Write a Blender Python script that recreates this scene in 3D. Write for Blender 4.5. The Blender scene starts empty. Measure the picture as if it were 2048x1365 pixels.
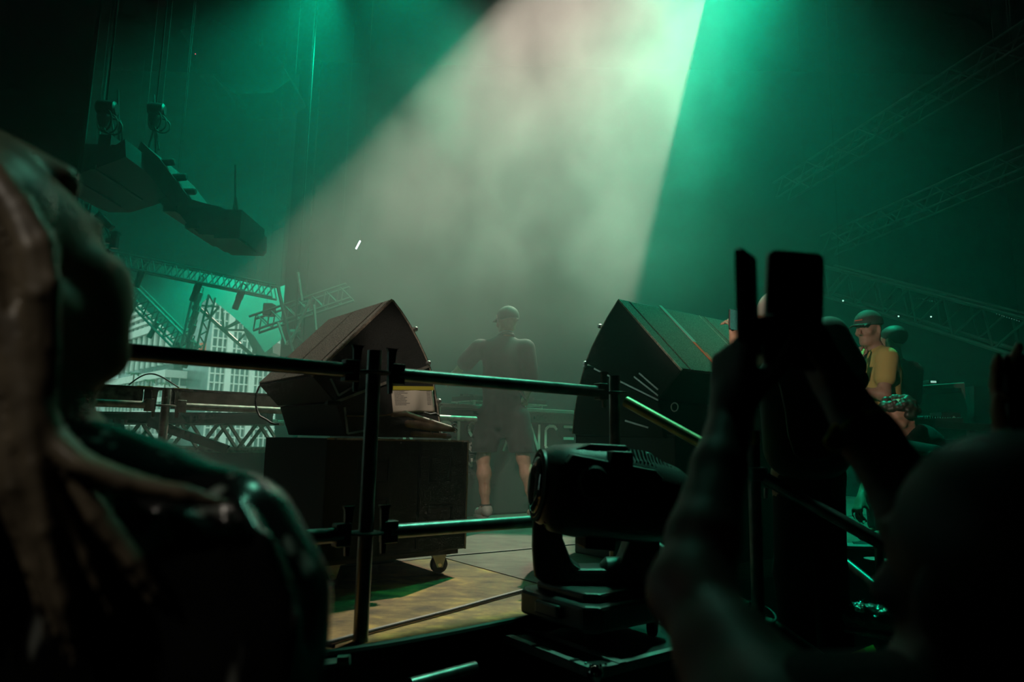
import bpy, bmesh, math, random
import numpy as np
from mathutils import Vector, Matrix
random.seed(7)
R = math.radians
S = bpy.context.scene
COL = S.collection
# ------------------------------------------------------------------ camera
CAM = Vector((0, 0, 0.64)); FPX = 1365.0
PITCH, ROLL = R(8.4), R(1.15)
_f = Vector((0, math.cos(PITCH), math.sin(PITCH)))
_r0 = Vector((1, 0, 0)); _u0 = Vector((0, -math.sin(PITCH), math.cos(PITCH)))
_r = _r0 * math.cos(ROLL) + _u0 * math.sin(ROLL)
_u = _u0 * math.cos(ROLL) - _r0 * math.sin(ROLL)
cd = bpy.data.cameras.new('camera'); cam = bpy.data.objects.new('camera', cd); COL.objects.link(cam)
cd.sensor_width = 36.0; cd.lens = 36.0 * FPX / 2048.0; cd.clip_end = 2000; cd.clip_start = 0.02
cam.matrix_world = Matrix(((_r.x, _u.x, -_f.x, CAM.x), (_r.y, _u.y, -_f.y, CAM.y), (_r.z, _u.z, -_f.z, CAM.z), (0, 0, 0, 1)))
cd.dof.use_dof = True; cd.dof.focus_distance = 5.2; cd.dof.aperture_fstop = 2.8
S.camera = cam

def ray(px, py):
    return _r * ((px - 1024) / FPX) + _u * ((682.5 - py) / FPX) + _f
def at(px, py, Y):
    d = ray(px, py); return CAM + d * (Y / d.y)
def at_z(px, py, z):
    d = ray(px, py); return CAM + d * ((z - CAM.z) / d.z)
def on_plane(px, py, p0, n):
    d = ray(px, py); return CAM + d * ((p0 - CAM).dot(n) / d.dot(n))
# the deck's own axes: E1 runs along the guard rail, E2 across it, into the stage
E1 = Vector((0.793, 0.609, 0)).normalized(); E2 = Vector((-E1.y, E1.x, 0)); UZ = Vector((0, 0, 1))

# ------------------------------------------------------------------ light
S.view_settings.view_transform = 'Standard'; S.view_settings.look = 'None'
S.view_settings.exposure = 0.0; S.view_settings.gamma = 1.0; S.view_settings.use_curve_mapping = False
W = bpy.data.worlds.new('sky'); S.world = W; W.use_nodes = True
bg = W.node_tree.nodes['Background']; bg.inputs[0].default_value = (0.52, 1.0, 0.83, 1); bg.inputs[1].default_value = 1.15
SUNDIR = (_r * ((1551 - 1024) / FPX) + _u * ((682.5 + 587) / FPX) + _f).normalized()
sl = bpy.data.lights.new('sun', 'SUN'); sl.energy = 8.0; sl.color = (1.0, 0.86, 0.68); sl.angle = R(0.6)
so = bpy.data.objects.new('sun', sl); COL.objects.link(so)
so.rotation_euler = SUNDIR.to_track_quat('Z', 'Y').to_euler()
def lamp(name, loc, target, power, color, angle=60, blend=0.8, radius=0.15):
    l = bpy.data.lights.new(name, 'SPOT'); l.energy = power; l.color = color
    l.spot_size = R(angle); l.spot_blend = blend; l.shadow_soft_size = radius
    o = bpy.data.objects.new(name, l); COL.objects.link(o); o.location = loc
    o.rotation_euler = (Vector(loc) - Vector(target)).to_track_quat('Z', 'Y').to_euler(); return o
GREEN = (0.0, 1.0, 0.52)
lamp('green_wash_lamp', (2.6, 7.2, 7.6), (1.7, 6.8, 0), 3300, GREEN, 72, 1.0)
lamp('green_wash_lamp', (-1.6, 9.0, 8.0), (-2.2, 8.6, 0), 1150, GREEN, 88, 0.9)
lamp('green_wash_lamp', (-7.6, 17.7, 7.6), (-7.0, 17.0, 0), 4200, GREEN, 120, 0.9)
lamp('green_wash_lamp', (-3.5, 11.6, 9.5), (-7.2, 14.0, 1.5), 3200, GREEN, 95, 0.9)
lamp('mint_back_fill_lamp', (1.8, 4.9, 6.8), (0.42, 2.45, 0.4), 720, (0.24, 1.0, 0.66), 18, 0.8)
lamp('mint_back_fill_lamp', (0.6, 3.9, 5.6), (-0.30, 0.75, 0.35), 110, (0.24, 1.0, 0.66), 14, 0.9)  # added unseen spot, puts highlights on the jacket at left
WARM = (1.0, 0.82, 0.64)
FRONT = (-1.0, 0.2, 3.4)
lamp('front_fill_lamp', (-1.6, 0.7, 2.1), (2.5, 4.8, 1.2), 420, WARM, 18, 0.9, 0.05)
lamp('front_fill_lamp', FRONT, (0.1, 5.9, 0.40), 560, WARM, 10, 0.8, 0.05)
lamp('front_fill_lamp', FRONT, (-0.45, 3.35, 0.86), 260, WARM, 7.0, 0.7, 0.02)
lamp('front_fill_lamp', (-1.5, -0.6, 2.4), (-0.42, 0.6, 0.6), 26, (1.0, 0.9, 0.74), 22, 0.8, 0.08)  # added unseen spot that brightens the hair close by at left
lamp('haze_fill_lamp', (2.8, 6.5, 8.7), (-1.2, 8.0, 0.0), 430, (1.0, 0.93, 0.82), 44, 0.7, 0.1)  # added unseen spot that fills the haze behind the DJ
S.cycles.volume_bounces = 1; S.cycles.max_bounces = 4; S.cycles.diffuse_bounces = 2; S.cycles.glossy_bounces = 2
S.cycles.transmission_bounces = 4; S.cycles.transparent_max_bounces = 8
S.cycles.volume_step_rate = 1.0; S.cycles.volume_max_steps = 64
S.cycles.use_denoising = True; S.cycles.use_adaptive_sampling = True; S.cycles.adaptive_threshold = 0.06; S.cycles.adaptive_min_samples = 12
S.cycles.caustics_reflective = False; S.cycles.caustics_refractive = False
S.cycles.sample_clamp_indirect = 3.0

# ------------------------------------------------------------------ helpers
MATS = {}
def mat(name, col, rough=0.6, metal=0.0, noise=0.0, nscale=20.0, bump=0.0, bscale=200.0, emit=None, estr=0.0, spec=0.5, col2=None, sheen=0.0, coat=0.0):
    if name in MATS: return MATS[name]
    m = bpy.data.materials.new(name); m.use_nodes = True; nt = m.node_tree; b = nt.nodes['Principled BSDF']
    b.inputs['Base Color'].default_value = (*col, 1); b.inputs['Roughness'].default_value = rough; b.inputs['Metallic'].default_value = metal
    b.inputs['Specular IOR Level'].default_value = spec
    if sheen: b.inputs['Sheen Weight'].default_value = sheen
    if coat: b.inputs['Coat Weight'].default_value = coat
    if noise or bump:
        tc = nt.nodes.new('ShaderNodeTexCoord')
    if noise:
        n = nt.nodes.new('ShaderNodeTexNoise'); n.inputs['Scale'].default_value = nscale; n.inputs['Detail'].default_value = 5
        nt.links.new(tc.outputs['Object'], n.inputs['Vector'])
        r = nt.nodes.new('ShaderNodeValToRGB'); r.color_ramp.elements[0].position = 0.35; r.color_ramp.elements[1].position = 0.68
        c2 = col2 or tuple(c * (1 - noise) for c in col)
        r.color_ramp.elements[0].color = (*c2, 1); r.color_ramp.elements[1].color = (*col, 1)
        nt.links.new(n.outputs['Fac'], r.inputs[0]); nt.links.new(r.outputs[0], b.inputs['Base Color'])
    if bump:
        n2 = nt.nodes.new('ShaderNodeTexNoise'); n2.inputs['Scale'].default_value = bscale; n2.inputs['Detail'].default_value = 3
        nt.links.new(tc.outputs['Object'], n2.inputs['Vector'])
        bp = nt.nodes.new('ShaderNodeBump'); bp.inputs['Strength'].default_value = bump; bp.inputs['Distance'].default_value = 0.01
        nt.links.new(n2.outputs['Fac'], bp.inputs['Height']); nt.links.new(bp.outputs[0], b.inputs['Normal'])
    if emit:
        b.inputs['Emission Color'].default_value = (*emit, 1); b.inputs['Emission Strength'].default_value = estr
    MATS[name] = m; return m
ROOTM = {}
def V(*a): return Vector(a)
def frame(d, up=UZ):
    d = d.normalized()
    if abs(d.dot(up)) > 0.98: up = Vector((1, 0, 0))
    x = d.cross(up).normalized(); y = x.cross(d).normalized(); return x, y, d
class MB:
    def __init__(s): s.v = []; s.f = []
    def add(s, vs, fs):
        o = len(s.v); s.v += [Vector(q) for q in vs]; s.f += [tuple(i + o for i in f) for f in fs]; return s
    def obox(s, o, a, b, c):      # corner o, edge vectors a b c
        vs = [o, o + a, o + a + b, o + b, o + c, o + a + c, o + a + b + c, o + b + c]
        fs = [(0, 3, 2, 1), (4, 5, 6, 7), (0, 1, 5, 4), (1, 2, 6, 5), (2, 3, 7, 6), (3, 0, 4, 7)]
        if a.cross(b).dot(c) < 0: fs = [f[::-1] for f in fs]
        return s.add(vs, fs)
    def cbox(s, c, a, b, d): return s.obox(c - (a + b + d) / 2, a, b, d)
    def box(s, x0, y0, z0, x1, y1, z1): return s.obox(V(x0, y0, z0), V(x1 - x0, 0, 0), V(0, y1 - y0, 0), V(0, 0, z1 - z0))
    def bar(s, p0, p1, w, h, up=UZ):
        x, y, d = frame(p1 - p0, up); return s.obox(p0 - x * w / 2 - y * h / 2, x * w, y * h, p1 - p0)
    def tube(s, pts, r, n=10, cap=True):
        pts = [Vector(p) for p in pts]; rs = r if isinstance(r, (list, tuple)) else [r] * len(pts)
        o = len(s.v); m = len(pts); px = None
        for i, p in enumerate(pts):
            d = (pts[min(i + 1, m - 1)] - pts[max(i - 1, 0)])
            x, y, d = frame(d, px if px is not None else UZ)
            if px is not None: y = (px - d * px.dot(d)).normalized(); x = d.cross(y)
            px = y
            for k in range(n):
                a = 2 * math.pi * k / n; s.v.append(p + (x * math.cos(a) + y * math.sin(a)) * rs[i])
        for i in range(m - 1):
            for k in range(n):
                k2 = (k + 1) % n; s.f.append((o + i * n + k, o + i * n + k2, o + (i + 1) * n + k2, o + (i + 1) * n + k))
        if cap:
            s.f.append(tuple(o + k for k in range(n))[::-1]); s.f.append(tuple(o + (m - 1) * n + k for k in range(n)))
        return s
    def ring(s, c, axis, rad, r, n=28, m=8, a0=0, a1=2 * math.pi):
        x, y, d = frame(axis); full = abs(a1 - a0 - 2 * math.pi) < 1e-6; o = len(s.v); cnt = n if full else n + 1
        for i in range(cnt):
            a = a0 + (a1 - a0) * i / n; e = x * math.cos(a) + y * math.sin(a)
            for k in range(m):
                b = 2 * math.pi * k / m; s.v.append(c + e * (rad + r * math.cos(b)) + d * (r * math.sin(b)))
        for i in range(n):
            j = (i + 1) % cnt
            for k in range(m):
                k2 = (k + 1) % m; s.f.append((o + i * m + k, o + j * m + k, o + j * m + k2, o + i * m + k2))
        return s
    def prism(s, prof, ext):
        n = len(prof); prof = [Vector(p) for p in prof]
        nrm = Vector((0, 0, 0))
        for i in range(n): nrm += prof[i].cross(prof[(i + 1) % n])
        if nrm.dot(ext) > 0: prof = prof[::-1]
        return s.add(prof + [p + ext for p in prof], [tuple(range(n)), tuple(range(2 * n - 1, n - 1, -1))] + [(i, i + n, (i + 1) % n + n, (i + 1) % n) for i in range(n)])
    def sphere(s, c, rx, ry=None, rz=None, nu=14, nv=8, M=None):
        ry = ry or rx; rz = rz or rx; o = len(s.v)
        q = lambda x, y, z: c + (M @ V(x, y, z) if M else V(x, y, z))
        s.v.append(q(0, 0, rz))
        for j in range(1, nv):
            t = math.pi * j / nv
            for i in range(nu):
                a = 2 * math.pi * i / nu; s.v.append(q(rx * math.sin(t) * math.cos(a), ry * math.sin(t) * math.sin(a), rz * math.cos(t)))
        s.v.append(q(0, 0, -rz)); e = len(s.v) - 1
        for i in range(nu):
            i2 = (i + 1) % nu; s.f.append((o, o + 1 + i, o + 1 + i2)); s.f.append((e, o + 1 + (nv - 2) * nu + i2, o + 1 + (nv - 2) * nu + i))
            for j in range(nv - 2): s.f.append((o + 1 + j * nu + i, o + 1 + (j + 1) * nu + i, o + 1 + (j + 1) * nu + i2, o + 1 + j * nu + i2))
        return s
    def lathe(s, base, axis, prof, n=20):   # prof: (distance along axis, radius)
        x, y, d = frame(axis); o = len(s.v); m = len(prof)
        for t, r in prof:
            for k in range(n):
                a = 2 * math.pi * k / n; s.v.append(base + d * t + (x * math.cos(a) + y * math.sin(a)) * max(r, 1e-4))
        for i in range(m - 1):
            for k in range(n):
                k2 = (k + 1) % n; s.f.append((o + i * n + k, o + i * n + k2, o + (i + 1) * n + k2, o + (i + 1) * n + k))
        s.f.append(tuple(o + k for k in range(n))[::-1]); s.f.append(tuple(o + (m - 1) * n + k for k in range(n)))
        return s
    def build(s, name, m, parent=None, smooth=False, bevel=0.0, local=False, angle=35):
        me = bpy.data.meshes.new(name); vs = s.v; M = None
        if parent is not None:
            M = ROOTM[parent.name]
            if not local: Mi = M.inverted(); vs = [Mi @ v for v in vs]
        else:
            n = len(vs); c = Vector((sum(v.x for v in vs) / n, sum(v.y for v in vs) / n, min(v.z for v in vs)))
            M = Matrix.Translation(c); vs = [v - c for v in vs]
        me.from_pydata(vs, [], s.f); me.materials.append(m)
        if smooth:
            me.polygons.foreach_set('use_smooth', [True] * len(me.polygons))
            if angle < 180: me.set_sharp_from_angle(angle=R(angle))
        o = bpy.data.objects.new(name, me); COL.objects.link(o)
        if parent is not None: o.parent = parent
        else: o.matrix_world = M
        ROOTM[o.name] = M
        if bevel:
            b = o.modifiers.new('edges', 'BEVEL'); b.width = bevel; b.segments = 2; b.limit_method = 'ANGLE'
        return o
def tag(o, label=None, cat=None, group=None, kind=None):
    if label: o['label'] = label
    if cat: o['category'] = cat
    if group: o['group'] = group
    if kind: o['kind'] = kind
    return o
def thing(name, label, cat, loc=(0, 0, 0), rot=None, group=None):
    o = bpy.data.objects.new(name, None); COL.objects.link(o); o.empty_display_size = 0.1
    M = Matrix.Translation(Vector(loc))
    if rot is not None: M = M @ rot.to_4x4()
    o.matrix_world = M; ROOTM[o.name] = M
    return tag(o, label, cat, group)
def copy_tree(o, M=None, parent=None):
    c = o.copy(); COL.objects.link(c)
    if parent is not None: c.parent = parent
    elif M is not None: c.matrix_world = M
    ROOTM[c.name] = M if M is not None else ROOTM.get(parent.name if parent else o.name)
    for ch in [x for x in bpy.data.objects if x.parent == o]: copy_tree(ch, None, c)
    return c
def struct(o): o['kind'] = 'structure'; return o
def text_mesh(s, size, depth=0.002, spacing=1.0, xscale=1.0):
    cu = bpy.data.curves.new('t', 'FONT'); cu.body = s; cu.size = size; cu.extrude = depth; cu.space_character = spacing
    o = bpy.data.objects.new('t', cu); COL.objects.link(o); dg = bpy.context.evaluated_depsgraph_get()
    me = bpy.data.meshes.new_from_object(o.evaluated_get(dg)); bpy.data.objects.remove(o)
    vs = [Vector((v.co.x * xscale, v.co.y, v.co.z)) for v in me.vertices]; fs = [tuple(p.vertices) for p in me.polygons]
    bpy.data.meshes.remove(me); return vs, fs
# ------------------------------------------------------------------ materials
M_black = mat('black_paint', (0.012, 0.014, 0.014), 0.55, noise=0.3, nscale=8)
M_rough = mat('sun_tinted_speaker_paint', (0.24, 0.185, 0.14), 0.7, bump=1.0, bscale=190, noise=0.7, nscale=150)  # black paint lightened to brown, grazing sunlight on the tops put into its colour
M_subp = mat('subwoofer_paint', (0.011, 0.013, 0.013), 0.7, bump=0.5, bscale=300)
M_steel = mat('galvanised_tube', (0.30, 0.31, 0.30), 0.38, 0.9, noise=0.45, nscale=14)
M_worn = mat('worn_galvanised_tube', (0.42, 0.40, 0.36), 0.5, 0.6, noise=0.5, nscale=25)
M_alu = mat('aluminium', (0.55, 0.56, 0.55), 0.35, 0.9, noise=0.2, nscale=30)
M_dark_metal = mat('dark_metal', (0.02, 0.022, 0.022), 0.4, 0.6)
M_rubber = mat('black_rubber', (0.012, 0.012, 0.012), 0.6)
M_canvas = mat('dark_roof_canvas', (0.002, 0.0025, 0.0025), 1.0, noise=0.4, nscale=0.6, spec=0.0)
M_tarp = mat('grey_tarpaulin', (0.12, 0.14, 0.14), 0.8, noise=0.3, nscale=0.8)
M_drape = mat('black_drape', (0.006, 0.007, 0.007), 0.95)
M_chrome = mat('chrome', (0.6, 0.6, 0.6), 0.15, 1.0)

def ply_mat(name, a, b, c, seed):
    m = bpy.data.materials.new(name); m.use_nodes = True; nt = m.node_tree; bs = nt.nodes['Principled BSDF']; bs.inputs['Roughness'].default_value = 0.7
    bs.inputs['Specular IOR Level'].default_value = 0.25
    tc = nt.nodes.new('ShaderNodeTexCoord'); mp = nt.nodes.new('ShaderNodeMapping'); mp.inputs['Scale'].default_value = (4.5, 9, 3); mp.inputs['Location'].default_value = (seed, seed * 2, 0)
    mp.inputs['Rotation'].default_value = (0, 0, -math.atan2(E1.y, E1.x))
    nt.links.new(tc.outputs['Object'], mp.inputs[0])
    n1 = nt.nodes.new('ShaderNodeTexNoise'); n1.inputs['Scale'].default_value = 1.6; n1.inputs['Detail'].default_value = 8; n1.inputs['Roughness'].default_value = 0.7
    nt.links.new(mp.outputs[0], n1.inputs['Vector'])
    n2 = nt.nodes.new('ShaderNodeTexNoise'); n2.inputs['Scale'].default_value = 2.2; n2.inputs['Detail'].default_value = 4
    nt.links.new(tc.outputs['Object'], n2.inputs['Vector'])
    r = nt.nodes.new('ShaderNodeValToRGB'); e = r.color_ramp.elements; e[0].position = 0.38; e[0].color = (*a, 1); e[1].position = 0.66; e[1].color = (*c, 1)
    k = e.new(0.52); k.color = (*b, 1)
    mx = nt.nodes.new('ShaderNodeMath'); mx.operation = 'MULTIPLY_ADD'; mx.inputs[1].default_value = 0.55; nt.links.new(n1.outputs[0], mx.inputs[0])
    m2 = nt.nodes.new('ShaderNodeMath'); m2.operation = 'MULTIPLY'; m2.inputs[1].default_value = 0.45; nt.links.new(n2.outputs[0], m2.inputs[0]); nt.links.new(m2.outputs[0], mx.inputs[2])
    nt.links.new(mx.outputs[0], r.inputs[0]); nt.links.new(r.outputs[0], bs.inputs['Base Color'])
    bp = nt.nodes.new('ShaderNodeBump'); bp.inputs['Strength'].default_value = 0.4; bp.inputs['Distance'].default_value = 0.004
    nt.links.new(n1.outputs[0], bp.inputs['Height']); nt.links.new(bp.outputs[0], bs.inputs['Normal']); return m
M_ply_y = ply_mat('worn_yellow_plywood', (0.035, 0.022, 0.010), (0.15, 0.095, 0.032), (0.46, 0.29, 0.06), 3.0)
M_ply_g = ply_mat('scuffed_grey_plywood', (0.045, 0.038, 0.030), (0.09, 0.075, 0.058), (0.14, 0.115, 0.085), 9.0)

# ------------------------------------------------------------------ stage deck
P0 = Vector((-0.6127, 2.1498, 0)) - E2 * 0.06
def uv(u, v, z=0.0): return P0 + E1 * u + E2 * v + V(0, 0, z)
GROUND = -0.9
fl = struct(MB().obox(uv(-3.69, 0.02, -0.16), E1 * 12.2, E2 * 7.4, V(0, 0, 0.135)).build('floor', M_black))
ROWS = [(0.0, 1.31), (1.31, 2.53), (2.53, 3.75), (3.75, 4.97), (4.97, 6.19), (6.19, 7.41)]
for j, (v0, v1) in enumerate(ROWS):
    cs = [1.27 - 2.44 * 2, 1.27 - 2.44, 1.27, 1.27 + 2.44, 1.27 + 4.88, 1.27 + 7.32] if j % 2 == 0 else [-3.69, -2.4, 0.05, 2.49, 4.93, 7.37, 8.6]
    for i in range(len(cs) - 1):
        g = 0.004; dz = random.uniform(-0.002, 0.002)
        yel = (j == 0 and i == 1)
        MB().obox(uv(cs[i] + g, v0 + g, -0.018), E1 * (cs[i + 1] - cs[i] - 2 * g), E2 * (v1 - v0 - 2 * g), V(0, 0, 0.018 + dz)).build('plywood_sheet', M_ply_y if yel else M_ply_g, fl)
# steel edge strips and fascia of the deck
struct(MB().obox(uv(-3.69, -0.012, -0.05), E1 * 12.2, E2 * 0.03, V(0, 0, 0.048)).build('trim_1', M_dark_metal))
struct(MB().obox(uv(-3.69, 0.03, GROUND), E1 * 12.2, E2 * 0.03, V(0, 0, 0.74)).build('wall_stage_skirt', M_drape))
struct(MB().box(-30, -10, GROUND - 0.1, 20, 30, GROUND).build('ground', mat('dark_ground', (0.02, 0.02, 0.02), 0.9, noise=0.4, nscale=2)))
# ------------------------------------------------------------------ roof with the gap that lets the sun in, canvas walls
FOOT = [V(-2.9, 3.7, 0), V(-1.2, 1.75, 0), at_z(1122, 1215, 0), at_z(1152, 1074, 0), V(-0.8, 4.9, 0)]
ZR = 10.0
bm = bmesh.new()
x0, x1, y0, y1 = -24, 12, -8, 24
outer = [bm.verts.new((x, y, ZR)) for x, y in ((x0, y0), (x1, y0), (x1, y1), (x0, y1))]
inner = [bm.verts.new(p + SUNDIR * (ZR / SUNDIR.z)) for p in FOOT]
es = [bm.edges.new((l[i], l[(i + 1) % len(l)])) for l in (outer, inner) for i in range(len(l))]
bmesh.ops.triangle_fill(bm, use_beauty=True, edges=es)
me = bpy.data.meshes.new('roof'); 
bmesh.ops.solidify(bm, geom=bm.faces[:], thickness=-0.05)
bm.to_mesh(me); bm.free(); me.materials.append(M_canvas)
ro = bpy.data.objects.new('ceiling', me); COL.objects.link(ro); struct(ro)
struct(MB().box(x1, y0, GROUND, x1 + 0.1, y1, ZR).build('wall_right', M_canvas))
struct(MB().box(-5.0, 15.9, GROUND, x1, 16.0, ZR).build('wall_back', M_canvas))
struct(MB().box(x0, y0 - 0.1, GROUND, x1, y0, ZR).build('wall_behind', M_canvas))
struct(MB().box(x0 - 0.1, y0, GROUND, x0, 6, ZR).build('wall_left', M_canvas))
# ------------------------------------------------------------------ haze
def haze(name, lo, hi, dens, g, hetero=False):
    m = bpy.data.materials.new(name); m.use_nodes = True; nt = m.node_tree
    for n in list(nt.nodes):
        if n.type != 'OUTPUT_MATERIAL': nt.nodes.remove(n)
    out = [n for n in nt.nodes if n.type == 'OUTPUT_MATERIAL'][0]
    vs = nt.nodes.new('ShaderNodeVolumeScatter'); vs.inputs['Color'].default_value = (0.97, 0.97, 0.97, 1); vs.inputs['Density'].default_value = dens; vs.inputs['Anisotropy'].default_value = g
    nt.links.new(vs.outputs[0], out.inputs['Volume'])
    if hetero: hetero(nt, vs)
    o = MB().box(*lo, *hi).build(name, m); tag(o, None, None, None, 'stuff'); return o, m
hz, hm = haze('stage_haze', (-14, 2.62, -0.85), (9, 18.9, 8.9), 0.0145, 0.35)
tag(hz, 'thin theatrical haze filling the stage', 'haze')
def smoke_nodes(nt, vs):
    tc = nt.nodes.new('ShaderNodeTexCoord')
    def node(t, **k):
        n = nt.nodes.new(t)
        for a, b in k.items(): setattr(n, a, b)
        return n
    mp = node('ShaderNodeMapping'); mp.inputs['Scale'].default_value = (1, 1, 0.75); mp.inputs['Location'].default_value = (2.3, 5.1, 0.7); nt.links.new(tc.outputs['Object'], mp.inputs[0])
    n1 = node('ShaderNodeTexNoise'); n1.inputs['Scale'].default_value = 1.25; n1.inputs['Detail'].default_value = 3; n1.inputs['Roughness'].default_value = 0.62; n1.inputs['Distortion'].default_value = 0.4
    nt.links.new(mp.outputs[0], n1.inputs['Vector'])
    mr = node('ShaderNodeMapRange'); mr.inputs[1].default_value = 0.40; mr.inputs[2].default_value = 0.62; mr.inputs[3].default_value = 0.16; mr.inputs[4].default_value = 1.0
    nt.links.new(n1.outputs[0], mr.inputs[0])
    geo = node('ShaderNodeNewGeometry'); ps = node('ShaderNodeSeparateXYZ'); nt.links.new(geo.outputs['Position'], ps.inputs[0])
    def unit(sock, k, lo, hi):       # position along the shaft's own slanted axes, 0..1
        a = node('ShaderNodeMath', operation='MULTIPLY_ADD'); nt.links.new(ps.outputs[2], a.inputs[0]); a.inputs[1].default_value = -k; nt.links.new(sock, a.inputs[2])
        b = node('ShaderNodeMapRange', clamp=False); b.inputs[1].default_value = lo; b.inputs[2].default_value = hi; nt.links.new(a.outputs[0], b.inputs[0]); return b.outputs[0]
    kx, ky = SUNDIR.x / SUNDIR.z, SUNDIR.y / SUNDIR.z
    sxo = [unit(ps.outputs[0], kx, -3.3, 1.3), unit(ps.outputs[1], ky, 1.9, 5.6), unit(ps.outputs[2], 0.0, 0.1, 8.6)]
    prod = mr.outputs[0]
    for ax, w in ((0, 0.2), (1, 0.18), (2, 0.16)):      # the cloud thins out towards its rim
        a = node('ShaderNodeMapRange', interpolation_type='SMOOTHSTEP'); a.inputs[1].default_value = 0; a.inputs[2].default_value = w; nt.links.new(sxo[ax], a.inputs[0])
        b = node('ShaderNodeMapRange', interpolation_type='SMOOTHSTEP'); b.inputs[1].default_value = 1; b.inputs[2].default_value = 1 - w; nt.links.new(sxo[ax], b.inputs[0])
        if ax == 2: a.inputs[1].default_value = 0.07; a.inputs[2].default_value = 0.28; a.inputs[3].default_value = 0.06
        for q in (a, b):
            if ax == 2 and q is b: q.inputs[1].default_value = 1.0; q.inputs[2].default_value = 0.5; q.inputs[3].default_value = 0.35
            mu = node('ShaderNodeMath', operation='MULTIPLY'); nt.links.new(prod, mu.inputs[0]); nt.links.new(q.outputs[0], mu.inputs[1]); prod = mu.outputs[0]
    mu = node('ShaderNodeMath', operation='MULTIPLY'); nt.links.new(prod, mu.inputs[0]); mu.inputs[1].default_value = 0.125; nt.links.new(mu.outputs[0], vs.inputs['Density'])
SMB = MB().box(-3.3, 1.9, 0.1, 1.3, 5.6, 8.6)


# the smoke hangs in a slanted body of air around the light shaft
smm = bpy.data.materials.new('drifting_smoke'); smm.use_nodes = True; nt = smm.node_tree
for n in list(nt.nodes):
    if n.type != 'OUTPUT_MATERIAL': nt.nodes.remove(n)
vs = nt.nodes.new('ShaderNodeVolumeScatter'); vs.inputs['Color'].default_value = (0.97, 0.97, 0.97, 1); vs.inputs['Anisotropy'].default_value = 0.4
nt.links.new(vs.outputs[0], [n for n in nt.nodes if n.type == 'OUTPUT_MATERIAL'][0].inputs['Volume'])
smoke_nodes(nt, vs)
kx, ky = SUNDIR.x / SUNDIR.z, SUNDIR.y / SUNDIR.z
SMB.v = [V(v.x + v.z * kx, v.y + v.z * ky, v.z) for v in SMB.v]
sm = SMB.build('drifting_smoke', smm); tag(sm, 'drifting smoke cloud caught in the warm light shaft', 'smoke', None, 'stuff')
smm.cycles.volume_step_rate = 0.75
# ------------------------------------------------------------------ scaffold guard rail in front
RT, RB, TR = 0.862, 0.335, 0.0242
PA = at(748, 735, 2.3); PA = V(PA.x, PA.y, 0)
PB = PA + E1 * 1.163
def rosette(mb_parent, p, z, dirs, m=M_steel):
    # the pressed disc, with a wedge head and a wedge pin for every tube that ends here
    MB().lathe(V(p.x, p.y, z - 0.005), UZ, [(0, 0.05), (0.002, 0.06), (0.008, 0.06), (0.010, 0.05)], 16).build('rosette', m, mb_parent, True)
    for d in dirs:
        s = d.cross(UZ).normalized()
        c = V(p.x, p.y, z) + d * 0.058
        MB().obox(c - s * 0.021 + V(0, 0, -0.036), d * 0.052, s * 0.042, V(0, 0, 0.072)).build('wedge_head', m, mb_parent, bevel=0.004)
        w = c + d * 0.004
        MB().prism([w - d * 0.008 + V(0, 0, -0.068), w + d * 0.006 + V(0, 0, -0.068), w + d * 0.014 + V(0, 0, 0.075), w + d * 0.020 + V(0, 0, 0.088), w - d * 0.022 + V(0, 0, 0.088), w - d * 0.016 + V(0, 0, 0.075)], s * 0.012).build('wedge_pin', m, mb_parent)
M_rail = mat('grey_scaffold_steel', (0.24, 0.25, 0.245), 0.33, 0.85, noise=0.5, nscale=18)  # plain neutral grey steel
rl = thing('scaffold_railing', 'galvanised scaffold guard rail with two tube rails along the near deck edge', 'railing', (PA.x, PA.y, GROUND))
PZ = PA - E1 * 1.163
for p in (PZ, PA, PB):
    MB().tube([V(p.x, p.y, GROUND), V(p.x, p.y, RT + 0.075)], TR, 20).build('post', M_rail, rl, True)
for a, b in ((PZ, PA), (PA, PB)):
    for z in (RT, RB):
        MB().tube([a + E1 * 0.085 + UZ * z, b - E1 * 0.085 + UZ * z], TR, 20).build('rail', M_rail, rl, True)
for p, ds in ((PA, (E1, -E1)), (PB, (-E1,))):
    for z in (RT, RB): rosette(rl, p, z, ds, M_rail)
# ------------------------------------------------------------------ stair handrail going down on the right
sr = thing('stair_railing', 'sloping scaffold handrail beside the steps on the right, yellow tape on a post', 'railing', (PB.x, PB.y, GROUND))
H0 = V(PB.x, PB.y, RT - 0.01); H1 = at(1508, 945, 2.68); H2 = at(1790, 1102, 2.4)
M_ytube = mat('yellowed_handrail_tube', (0.42, 0.44, 0.22), 0.4, 0.5, noise=0.4, nscale=12)
dd = (H1 - H0).normalized()
MB().tube([H0 + dd * 0.06, H1 - dd * 0.05], TR, 18).build('rail', M_ytube, sr, True)
d2 = (H2 - H1).normalized()
MB().tube([H1 + d2 * 0.05, H2 + d2 * 0.25], TR, 18).build('rail', M_rail, sr, True)
lo = V(0, 0, -0.53)
MB().tube([H0 + lo + dd * 0.06, H1 + lo - dd * 0.05], TR, 14).build('rail', M_rail, sr, True)
MB().tube([H1 + lo + d2 * 0.05, H2 + lo + d2 * 0.25], TR, 14).build('rail', M_rail, sr, True)
PS = H1 + V(0, 0, 0)
MB().tube([V(PS.x, PS.y, GROUND), V(PS.x, PS.y, at(1503, 862, 2.68).z)], TR, 18).build('post', M_rail, sr, True)
zt = at(1503, 862, 2.68).z
MB().tube([V(PS.x, PS.y, zt - 0.055), V(PS.x, PS.y, zt - 0.003)], TR + 0.0015, 18).build('tape_band', mat('yellow_tape', (0.55, 0.50, 0.04), 0.5), sr, True)
zc = at(1503, 948, 2.68).z
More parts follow.
